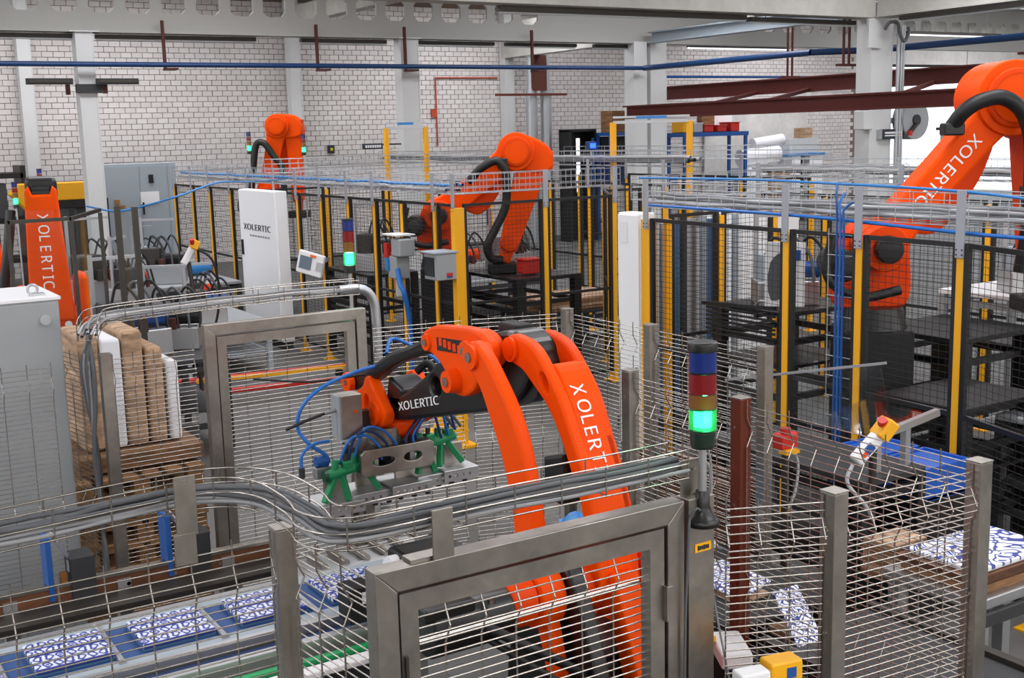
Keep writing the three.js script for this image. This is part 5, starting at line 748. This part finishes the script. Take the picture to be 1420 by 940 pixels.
{
  const s = thing('carton_bundle', 'pale upright cartons and paper wrapped together on the pallets behind the left back post', 'cartons', [1.85, 0.88, -7.75]);
  [[1.62, 0.13, 0.74, M.card], [1.755, 0.13, 0.7, M.paper], [1.89, 0.13, 0.74, M.card], [2.02, 0.11, 0.62, M.card], [2.13, 0.08, 0.52, M.paper]].forEach(([x, w, h, m]) => g().box(x, 0.9 + h / 2 + 0.1, -7.78, w, h, 0.5, { r: 0.025 }).build('upright_carton', m, s)); g().box(1.87, 0.94, -7.75, 0.78, 0.1, 0.7, { r: 0.006 }).build('base_board', M.cardDark, s);
  const wb = (label, x, z, w, d, y) => { const t = thing('board_stack', label, 'boards', [x, y, z]); for (let i = 0; i < 4; i++) g().box(x + (i % 2) * 0.03, y + 0.02 + i * 0.04, z, w, 0.036, d, { r: 0.003 }).build('board', i % 2 ? M.card : M.wood, t); };
  wb('stack of pale wooden boards inside the middle cell', 8.9, -12.9, 1.3, 0.8, 0.62); 
  table('low dark table under the pale wooden boards', 8.2, 9.6, -13.4, -12.4, 0.62, M.frame, {});
}
{
  const t = thing('pallet_truck', 'red lifting table frame on the floor behind the back gate', 'frame', [5.6, 0, -12.6]); for (const z of [-13.6, -12.8]) g().bar([3.9, 0.14, z], [5.9, 0.14, z + 0.3], 0.07, 0.05, 0.01).build('red_beam', M.red, t); g().bar([4.0, 0.2, -13.2], [5.9, 0.2, -12.9], 0.04, 0.04).build('yellow_beam', M.yellow, t); for (const [x, z] of [[4, -13.55], [5.8, -13.3], [4, -12.75], [5.8, -12.55]]) g().cyl([x, 0.05, z - 0.03], [x, 0.05, z + 0.03], 0.05, 14).build('wheel', M.blackMatt, t);
  const c = thing('yellow_stand', 'yellow stand with a flat foot seen under the robot arm', 'stand', [5.36, 0, -9.5]); g().box(5.36, 0.55, -9.5, 0.09, 1.1, 0.05, { r: 0.004 }).build('column', M.yellow, c); for (let i = 0; i < 5; i++) g().box(5.36, 0.16 + i * 0.11, -9.5, 0.1, 0.02, 0.06).build('rib', M.yellow, c); g().box(5.36, 0.015, -9.5, 0.22, 0.03, 0.2, { r: 0.005 }).build('foot', M.yellow, c);
  const d = thing('yellow_stand', 'small yellow stand with a flat foot left of the larger one, under the robot arm', 'stand', [5.45, 0, -10.1]); g().box(5.45, 0.3, -10.1, 0.05, 0.6, 0.05, { r: 0.004 }).build('column', M.yellow, d); g().box(5.45, 0.015, -10.1, 0.26, 0.03, 0.22, { r: 0.005 }).build('foot', M.yellow, d); g().bar([5.37, 0.03, -10.1], [5.45, 0.16, -10.1], 0.03, 0.03).bar([5.53, 0.03, -10.1], [5.45, 0.16, -10.1], 0.03, 0.03).build('brace', M.yellow, d);
}

// ---------------------------------------------------------------- inside the fenced cells
table('black machine frame under the middle orange arm', 7.2, 8.1, -12.7, -11.4, 1.25, M.black, { slats: 6, shelf: 0.6, leg: 0.1, rails: [0.25, 0.6, 0.95] });
table('black roller table behind the middle fence, left of the thick yellow post', 6.5, 7.2, -15.2, -13.8, 1.15, M.black, { slats: 7, leg: 0.08, rails: [0.25, 0.7] });
table('grey assembly table in the middle cell behind the fence facing the camera', 7.6, 9.0, -14.4, -13.5, 0.98, M.darkGrey, { top: M.cabinetGrey, shelf: 0.5 });
unit('machine head on the black frame under the middle orange arm', [7.75, 1.25, -12.45], 0.4, 21, 1.0); unit('machine head on the grey assembly table, left', [7.9, 0.98, -13.9], 0.2, 22, 1.1); unit('machine head on the grey assembly table, right', [8.6, 0.98, -13.9], -0.3, 23, 0.9);
unit('machine head on the black roller table', [6.85, 1.15, -14.4], 0.6, 24, 1.2);
{ const t = thing('red_bin', 'small red bin beside the hand of the middle orange arm', 'bin', [7.55, 1.25, -11.8]); g().box(7.6, 1.34, -11.75, 0.24, 0.16, 0.2, { r: 0.02 }).build('bin', M.red, t); g().box(7.6, 1.43, -11.75, 0.27, 0.02, 0.23, { r: 0.006 }).build('rim', M.red, t); }
table('black machine frame at the left of the right-hand cell', 6.7, 7.6, -7.5, -6.7, 1.45, M.black, { shelf: 1.0, leg: 0.08, rails: [0.3, 0.75, 1.2] });
table('long black machine frame in the middle of the right-hand cell', 7.4, 8.35, -6.5, -5.6, 1.3, M.black, { shelf: 0.7, leg: 0.14, rails: [0.3, 0.75, 1.1], top: M.blackMatt });
table('grey table at the right edge inside the right-hand cell', 7.0, 8.6, -5.0, -4.0, 0.92, M.darkGrey, { top: M.cabinetGrey, shelf: 0.45 });
table('pale grey table at the right edge above the dark one', 8.4, 9.4, -6.6, -5.4, 1.5, M.cabinetGrey, { top: M.white, shelf: 1.1 });
unit('machine head on the pale grey table at the right edge', [8.8, 1.5, -6.0], -0.6, 31, 0.9); unit('machine head on the grey table at the right edge', [7.4, 0.92, -4.5], -0.6, 32, 1.1); unit('machine head on the left black frame of the right-hand cell', [7.1, 1.45, -7.1], -0.6, 33, 1.0);
{
  const t = thing('tool_basket', 'black wire basket hooked on the left black frame in the right-hand cell', 'basket', [6.95, 1.2, -7.3]); for (let i = 0; i < 7; i++) g().bar([6.6, 1.22 + i * 0.035, -7.5], [6.6, 1.22 + i * 0.035, -6.7], 0.012, 0.018).build('wire', M.black, t); g().bar([6.58, 1.46, -7.52], [6.58, 1.5, -6.68], 0.03, 0.03).bar([6.58, 1.42, -7.3], [6.72, 1.42, -7.3], 0.03, 0.03).bar([6.58, 1.42, -6.9], [6.72, 1.42, -6.9], 0.03, 0.03).build('rim', M.black, t); g().tube([[6.58, 1.5, -6.9], [6.55, 1.55, -6.8], [6.58, 1.54, -6.7]], 0.012, 6).build('hook', M.zinc, t);
  table('low black machine frame just behind the right-hand fence', 6.45, 7.3, -5.55, -4.85, 1.05, M.black, { shelf: 0.6, leg: 0.12, rails: [0.3, 0.75], top: M.blackMatt });
  const s = local('test_screen', 'white test panel with a dark drawing inside the right-hand cell', 'panel', [6.62, 1.52, -6.62], -0.9); g().box(0, 0.25, 0, 0.3, 0.5, 0.03, { r: 0.006 }).build('board', M.white, s); g().plate([[-0.1, 0.05], [0.02, 0.1], [0.06, 0.3], [-0.02, 0.42], [-0.11, 0.34]], 0.015, 0.022, 0, { smooth: 3 }).build('drawing', M.cableDark, s); g().box(0.1, 0.4, 0.018, 0.04, 0.08, 0.01).build('display', M.blue, s);
  for (const [x, z, lab] of [[7.5, -7.5, 'yellow ribbed column at the back left of the right-hand cell'], [8.0, -6.9, 'yellow ribbed column behind the long black frame']]) { const y = thing('light_curtain', lab, 'column', [x, 0, z]); g().box(x, 1.0, z, 0.12, 2.0, 0.1, { r: 0.006 }).build('column', M.yellow, y); for (let i = 0; i < 12; i++) g().box(x, 0.2 + i * 0.15, z + 0.055, 0.1, 0.05, 0.02).build('rib', M.yellow, y); g().box(x, 0.02, z, 0.24, 0.04, 0.22).build('foot', M.yellow, y); }
  const c = thing('yellow_comb', 'group of upright yellow strips behind the right-hand mesh', 'guard', [7.6, 0, -6.0]); for (let i = 0; i < 4; i++) g().box(7.45 + i * 0.08, 1.3, -6.75 + i * 0.02, 0.055, 1.1, 0.03, { r: 0.004 }).build('strip', M.yellow, c); g().box(7.57, 0.78, -6.72, 0.4, 0.08, 0.05).build('base_bar', M.black, c); for (const x of [7.4, 7.74]) g().box(x, 0.4, -6.72, 0.05, 0.8, 0.05).build('leg', M.black, c);
}

// ---------------------------------------------------------------- far goods and the yellow goalposts
function goal(label, x0, z0, x1, z1, h) { const t = thing('goalpost_frame', label, 'frame', [(x0 + x1) / 2, 0, (z0 + z1) / 2]); for (const [x, z] of [[x0, z0], [x1, z1]]) { g().box(x, h / 2, z, 0.07, h, 0.07, { r: 0.006 }).build('post', M.yellow, t); } g().bar([x0, h, z0], [x1, h, z1], 0.05, 0.04).bar([x0, h + 0.07, z0], [x1, h + 0.07, z1], 0.03, 0.03).build('top_bar', M.zinc, t); g().bar([x0 + (x1 - x0) * 0.3, h + 0.06, z0 + (z1 - z0) * 0.3], [x0 + (x1 - x0) * 0.7, h + 0.06, z0 + (z1 - z0) * 0.7], 0.05, 0.04).build('blue_fitting', M.paleBlue, t); }
goal('yellow goalpost frame left of centre, in front of the brick wall', 8.6, -17.4, 9.15, -17.1, 3.02); goal('tall yellow goalpost frame below the front crane beam', 10.4, -13.8, 11.3, -13.2, 3.0);
{
  const t = thing('blue_shelf', 'blue steel shelf with red bins right of the wide column', 'shelf', [23.3, 0, -26.6]); for (const x of [22.25, 24.55]) for (const z of [-26.9, -26.2]) g().box(x, 1.36, z, 0.09, 2.72, 0.07).build('upright', M.blue, t); for (const y of [1.4, 2.7]) g().box(23.4, y, -26.55, 2.45, 0.12, 0.8).build('shelf', M.blue, t);
  [[22.4, 0.32, M.yellow], [22.8, 0.26, M.film], [23.2, 0.2, M.red], [23.7, 0.18, M.red], [24.2, 0.26, M.red]].forEach(([x, h, m], i) => { const b = thing('storage_bin', ['amber bin on the blue shelf, the leftmost', 'wrapped clear bundle on the blue shelf', 'red bin on the blue shelf beside the clear bundle', 'low red bin on the blue shelf', 'taller red bin at the right end of the blue shelf'][i], 'bin', [x, 2.76, -26.5]); g().box(x, 2.76 + h / 2, -26.5, 0.34, h, 0.5, { r: 0.03 }).build('bin', m, b); g().box(x, 2.76 + h, -26.5, 0.37, 0.025, 0.53, { r: 0.008 }).build('rim', m, b); });
  const bx = (lab, x, y, z, w, h, d, m) => { const c = thing('carton', lab, 'box', [x, y, z]); g().box(x, y + h / 2, z, w, h, d, { r: 0.01 }).build('carton', m, c); g().box(x, y + h + 0.002, z, 0.06, 0.004, d).build('tape', M.cardDark, c); };
  bx('tall brown carton standing on the blue shelf', 23.6, 2.76, -26.85, 0.5, 0.8, 0.2, M.cardDark); bx('pale carton on the blue shelf next to the tall brown one', 24.2, 2.76, -26.9, 0.8, 0.75, 0.15, M.cabinet);
  const s = thing('blue_shelf', 'tall blue cupboard left of the wide column, with a carton on top', 'shelf', [19.7, 0, -25.6]); for (const x of [19.0, 20.4]) for (const z of [-25.9, -25.3]) g().box(x, 1.4, z, 0.1, 2.8, 0.08).build('upright', M.blue, s); for (const y of [0.5, 1.5, 2.1, 2.78]) g().box(19.7, y, -25.6, 1.4, 0.08, 0.7).build('shelf', M.blue, s); g().box(19.7, 2.45, -25.75, 1.2, 0.55, 0.4).build('dark_load', M.blackMatt, s); g().box(19.7, 1.8, -25.75, 1.2, 0.5, 0.4).build('blue_load', M.navy, s);
  bx('brown carton on top of the tall blue cupboard', 19.55, 2.83, -25.6, 0.95, 0.55, 0.5, M.cardDark);
  const m = thing('shelf_cabinet', 'black open cabinet with a blue edge against the brick wall', 'cabinet', [18.5, 0, -26.1]); g().box(18.1, 1.45, -26.1, 0.06, 2.9, 0.5).box(18.9, 1.45, -26.1, 0.06, 2.9, 0.5).box(18.5, 2.9, -26.1, 0.86, 0.06, 0.5).box(18.5, 1.45, -26.33, 0.8, 2.9, 0.03).build('carcass', M.black, m); g().box(18.32, 2.0, -25.84, 0.1, 1.4, 0.02).build('lit_strip', M.lampGlow, m); g().box(18.8, 1.9, -25.84, 0.06, 1.6, 0.03).build('blue_edge', M.blue, m);
  const w = thing('work_bench', 'blue-topped bench with white doors at the far right', 'bench', [27.3, 0, -26.8]); g().box(27.3, 2.0, -26.8, 1.6, 0.08, 0.7).build('bench_top', M.paleBlue, w); g().box(26.9, 1.0, -26.8, 0.35, 1.95, 0.65).box(27.75, 1.0, -26.8, 0.55, 1.95, 0.65).build('door', M.white, w); g().box(27.3, 1.0, -26.9, 0.5, 1.95, 0.4).build('niche', M.blackMatt, w);
  bx('clear-wrapped carton on the blue-topped bench', 27.3, 2.04, -26.8, 1.2, 0.45, 0.5, M.film); bx('small brown carton on the blue-topped bench', 27.5, 2.5, -26.8, 0.5, 0.3, 0.3, M.card);
  const f = thing('foil_roll', 'white film rolls lying at the far right before the pale panel', 'roll', [25.7, 0, -27.4]); for (const [a, b, y, r] of [[24.9, 26.3, 1.95, 0.26], [25.4, 26.5, 2.35, 0.18]]) g().cyl([a, y, -26.8], [b, y + 0.12, -26.7], r, 20).build('roll', M.paper, f); g().box(25.6, 0.84, -26.75, 1.6, 1.68, 0.6).build('pallet_load', M.cabinet, f); g().box(26.0, 1.2, -26.3, 0.6, 0.9, 0.3).build('carton', M.card, f);
  const e = thing('pipe_rack', 'grey upright machine outline in the bright doorway', 'machine', [33.5, 0, -26]); g().box(33.4, 1.3, -26, 0.5, 2.6, 0.4, { r: 0.03 }).build('column', M.cabinetGrey, e); g().box(33.4, 2.65, -26, 0.8, 0.1, 0.5).build('head', M.darkGrey, e);
}

// ---------------------------------------------------------------- right foreground: tables, pendant, blue boxes
{
  const t = thing('roller_table', 'grey output table carrying brown boards and a printed sheet at the right edge', 'table', [4.6, 0, -3.4]); const A = [4.2, -3.0], B = [4.95, -3.5];
  g().box(4.68, 0.84, -3.32, 0.9, 0.05, 0.52, { r: 0.006 }).build('table_top', M.alu, t); for (const [x, z] of [[4.29, -3.1], [5.08, -3.1], [4.29, -3.54], [5.08, -3.54]]) { const l = g().box(x, 0.41, z, 0.06, 0.82, 0.06).build('leg', M.alu, t); g().cyl([x, 0, z], [x, 0.03, z], 0.045, 14).build('levelling_foot', M.zinc, l); } g().box(4.68, 0.78, -3.05, 0.9, 0.06, 0.03, { r: 0.004 }).build('side_rail', M.darkGrey, t);
  const b = thing('board_stack', 'brown boards under the printed sheet at the right edge', 'boards', [4.6, 0.865, -3.3]); for (let i = 0; i < 2; i++) g().box(4.58 - i * 0.02, 0.885 + i * 0.045, -3.31, 0.6, 0.04, 0.42, { r: 0.003 }).build('board', i ? M.railWood : M.cardDark, b);
  const s = thing('pack_sheet', 'large printed sheet with blue swirls on the brown boards at the right edge', 'packs', [4.58, 0.955, -3.3]); const q = new RoundedBoxGeometry(0.56, 0.02, 0.38, 1, 0.005), p = q.attributes.position, u = q.attributes.uv; for (let i = 0; i < p.count; i++) u.setXY(i, p.getX(i) * 1.1, p.getZ(i) * 1.1); g().add(q, new THREE.Matrix4().setPosition(4.57, 0.966, -3.31)).build('printed_top', M.swirl, s); g().box(4.57, 0.955, -3.31, 0.55, 0.006, 0.37).build('backing', M.paper, s);
  const c = thing('sheet_stack', 'stack of brown corrugated boards left of the printed sheet', 'boards', [4.35, 0, -3.72]); for (let i = 0; i < 6; i++) g().box(4.42 + (i % 2) * 0.012, 0.78 + i * 0.03, -3.68, 0.24, 0.027, 0.18, { r: 0.003 }).build('board', i % 2 ? M.card : M.cardDark, c); g().box(4.42, 0.38, -3.68, 0.24, 0.76, 0.18).build('stand', M.black, c);
}
{
  const t = local('hand_control', 'white hand control with yellow head and red button behind the mesh at the right', 'control', [4.62, 0, -4.0], -0.35); g().bar([-0.09, 1.22, 0], [0.05, 1.36, 0], 0.075, 0.06, 0.015).build('body', M.white, t); g().bar([0.03, 1.335, 0.005], [0.1, 1.42, 0.005], 0.11, 0.07, 0.012).build('head', M.yellow, t); g().cyl([0.045, 1.41, 0.02], [0.035, 1.435, 0.035], 0.024, 14).build('stop_button', M.red, t); g().box(-0.03, 1.29, 0.035, 0.05, 0.04, 0.014, { rz: 0.8 }).build('blue_key', M.blue, t); g().box(-0.055, 1.262, 0.035, 0.03, 0.02, 0.014, { rz: 0.8 }).build('orange_key', M.orange, t); g().rod([0.02, 0.0, -0.02], [0.02, 1.3, -0.02], 0.02, 10).build('stand', M.darkSteel, t); g().box(0.02, 0.015, -0.02, 0.24, 0.03, 0.24, { r: 0.005 }).build('foot', M.darkGrey, t); g().tube([[-0.1, 1.21, 0], [-0.14, 1.12, 0.02], [-0.05, 1.0, 0.04], [0.02, 0.9, 0]], 0.01, 6).build('cable', M.cableLight, t);
  const r = thing('stop_station', 'red and yellow stop station behind the mesh, left of the hand control', 'control', [4.62, 0, -4.6]); g().rod([4.62, 0, -4.6], [4.62, 1.15, -4.6], 0.02, 10).build('stand', M.darkSteel, r); g().box(4.62, 0.01, -4.6, 0.24, 0.02, 0.24).build('foot', M.darkGrey, r); g().box(4.62, 1.2, -4.6, 0.13, 0.09, 0.08, { r: 0.015 }).build('housing', M.red, r); g().cyl([4.6, 1.245, -4.58], [4.6, 1.275, -4.58], 0.03, 14).build('stop_button', M.red, r); g().box(4.62, 1.145, -4.57, 0.1, 0.025, 0.06).build('yellow_plate', M.yellow, r); g().tube([[4.66, 1.15, -4.58], [4.7, 1.05, -4.58], [4.68, 0.9, -4.58], [4.63, 0.8, -4.59]], 0.008, 6).build('cable', M.cableLight, r);
  const e = table('dark bench with a clear guard plate, in front of the right-hand fence', 4.9, 5.42, -5.6, -4.3, 0.98, M.blackMatt, { top: M.darkGrey, shelf: 0.4 });
  const gl = thing('clear_guard', 'clear bent plate standing on the dark bench before the yellow posts', 'guard', [5.3, 0.98, -4.8]); g().bar([5.0, 1.16, -5.5], [5.3, 1.38, -4.5], 0.01, 0.36).build('pane', M.clear, gl); g().bar([5.0, 1.34, -5.5], [5.3, 1.56, -4.5], 0.014, 0.014).build('edge', M.zinc, gl); g().box(5.3, 1.22, -4.6, 0.5, 0.012, 0.5, { rz: 0.12 }).build('tilted_plate', M.clear, gl); g().bar([5.05, 1.19, -4.36], [5.58, 1.26, -4.36], 0.035, 0.04).build('front_profile', M.alu, gl); for (const x of [5.12, 5.36]) g().box(x, 1.08, -4.4, 0.04, 0.22, 0.04).build('support', M.zinc, gl);
  for (const [i, lab] of [[0, 'blue plastic crate beside the hand control, the left one'], [1, 'blue plastic crate beside the hand control, the right one']]) { const x = 5.73, z = -4.93 + i * 0.37, y0 = 0.72, b = thing('blue_crate', lab, 'crate', [x, 0, z]); g().box(x, y0 + 0.01, z, 0.42, 0.02, 0.34).build('base', M.blueBin, b); for (const [dx, dz, w, d] of [[0.2, 0, 0.02, 0.34], [-0.2, 0, 0.02, 0.34], [0, 0.16, 0.42, 0.02], [0, -0.16, 0.42, 0.02]]) g().box(x + dx, y0 + 0.1, z + dz, w, 0.2, d, { r: 0.004 }).build('side', M.blueBin, b); for (let k = 0; k < 3; k++) g().box(x - 0.213, y0 + 0.05 + k * 0.05, z, 0.01, 0.015, 0.33).build('rib', M.blueBin, b); for (let k = 0; k < 2; k++) g().box(x, y0 + 0.15 + k * 0.025, z, 0.38, 0.02, 0.3).build('folded_lid', M.blueBin, b); g().box(x, y0 / 2, z, 0.4, y0, 0.32).build('stand', M.black, b); }
}
{                                                            // goods between the mesh rows
  const t = table('dark bench between the mesh rows behind the beacon', 3.42, 4.12, -5.3, -3.7, 0.72, M.black, { top: M.blackMatt, shelf: 0.3 });
  const fr = thing('covered_conveyor', 'black covered belt frame between the mesh rows at the lower right', 'machine', [3.8, 0, -2.95]); g().box(3.78, 0.33, -2.95, 0.7, 0.66, 1.2, { r: 0.01 }).build('housing', M.blackMatt, fr); g().box(3.78, 0.69, -2.95, 0.62, 0.05, 1.2, { r: 0.01 }).build('belt', M.darkGrey, fr); for (const x of [3.45, 4.11]) g().box(x, 0.7, -2.95, 0.05, 0.08, 1.2, { r: 0.004 }).build('side_rail', M.darkSteel, fr);
  const bag = (lab, x, y, z, m, s = 1) => { const b = thing('folded_sheet', lab, 'sheet', [x, y, z]), k = new THREE.PlaneGeometry(0.46 * s, 0.36 * s, 14, 12); k.rotateX(-Math.PI / 2); const p = k.attributes.position; for (let i = 0; i < p.count; i++) { const a = p.getX(i), c = p.getZ(i); p.setY(i, 0.02 + 0.045 * Math.abs(Math.sin(a * 17 + c * 9)) + 0.035 * Math.abs(Math.cos(c * 23 - a * 8))); } k.computeVertexNormals(); g().add(k, new THREE.Matrix4().setPosition(x, y + 0.012, z)).build('crumpled_top', m, b); g().box(x, y + 0.008, z, 0.44 * s, 0.014, 0.34 * s).build('folded_base', m, b); };
  bag('crumpled blue film on the dark bench behind the beacon', 3.8, 0.72, -5.0, M.paleBlue, 1.2); bag('crumpled white film on the dark bench, next to the blue film', 3.7, 0.72, -4.5, M.film, 1);
  const s = thing('pack_sheet', 'printed sheet of packs leaning behind the red-brown post', 'packs', [3.72, 0.72, -4.05]); const q = new RoundedBoxGeometry(0.2, 0.012, 0.34, 1, 0.004), p = q.attributes.position, u = q.attributes.uv; for (let i = 0; i < p.count; i++) u.setXY(i, p.getX(i) * 2, p.getZ(i) * 2); g().add(q, new THREE.Matrix4().makeRotationZ(0.25).setPosition(3.72, 0.775, -4.05)).build('printed_top', M.swirl, s); g().box(3.72, 0.73, -4.05, 0.2, 0.02, 0.3).build('backing', M.card, s);
  const s2 = thing('pack_sheet', 'printed sheet hanging folded right of the red-brown post', 'packs', [3.6, 0.715, -3.5]); g().add(q.clone(), new THREE.Matrix4().makeRotationX(0.9).multiply(new THREE.Matrix4().makeScale(0.75, 1, 0.75)).setPosition(3.6, 0.81, -3.5)).build('printed_top', M.swirl, s2); g().box(3.6, 0.735, -3.53, 0.14, 0.04, 0.12).build('carton', M.cardDark, s2);
  const w = thing('white_box', 'white box with a yellow tag behind the mesh, left of the red-brown post', 'box', [3.16, 0, -3.47]); g().box(3.18, 0.78, -3.46, 0.13, 0.07, 0.24, { r: 0.015, ry: -0.5 }).build('box', M.white, w); g().box(3.12, 0.825, -3.52, 0.035, 0.02, 0.04).build('yellow_tag', M.yellow, w); g().box(3.18, 0.37, -3.46, 0.1, 0.74, 0.18).build('stand', M.black, w);
  const pb = thing('wooden_crate', 'brown wooden crate behind the far mesh row', 'crate', [4.75, 0, -4.95]); for (let i = 0; i < 6; i++) g().box(4.6, 0.15 + i * 0.13, -5.35, 0.03, 0.11, 0.8, { r: 0.004 }).box(5.0 - 0.2, 0.15 + i * 0.13, -5.35, 0.03, 0.11, 0.8, { r: 0.004 }).build('slat', M.railWood, pb); g().box(4.7, 0.05, -5.35, 0.22, 0.06, 0.78).build('base', M.wood, pb);
  const y = thing('yellow_scanner', 'yellow and white scanner head with a blue emblem at the bottom edge', 'scanner', [2.42, 0, -2.42]); g().box(2.425, 1.3, -2.42, 0.11, 0.08, 0.07, { r: 0.008, ry: -0.2 }).build('yellow_housing', M.yellow, y); g().box(2.315, 1.3, -2.43, 0.1, 0.055, 0.06, { r: 0.008, ry: -0.2 }).build('white_housing', M.white, y); g().box(2.432, 1.305, -2.383, 0.032, 0.032, 0.004, { ry: -0.2 }).build('emblem', M.blue, y); g().box(2.42, 0.63, -2.43, 0.05, 1.26, 0.04).build('stand', M.darkSteel, y);
}

{
  const t = thing('status_lamp', 'small glowing blue lamp on the far tray, left of the tall goalpost', 'lamp', [10.35, 2.4, -14.2]); g().box(10.3, 2.68, -14.2, 0.14, 0.12, 0.1, { r: 0.01 }).build('housing', M.navy, t); g().box(10.29, 2.68, -14.14, 0.09, 0.07, 0.02).build('lens', M.blueGlow, t); g().rod([10.3, 2.4, -14.2], [10.3, 2.63, -14.2], 0.015, 6).build('post', M.zinc, t);
  const l = new THREE.PointLight('#3a66ff', 0.05, 0, 2); l.position.set(10.27, 2.68, -14.08); scene.add(l);
}

scene.traverse((o) => { if (o.isMesh && o.material.emissiveIntensity === undefined) o.castShadow = true; });
scene.updateMatrixWorld(true);
renderer.render(scene, camera);
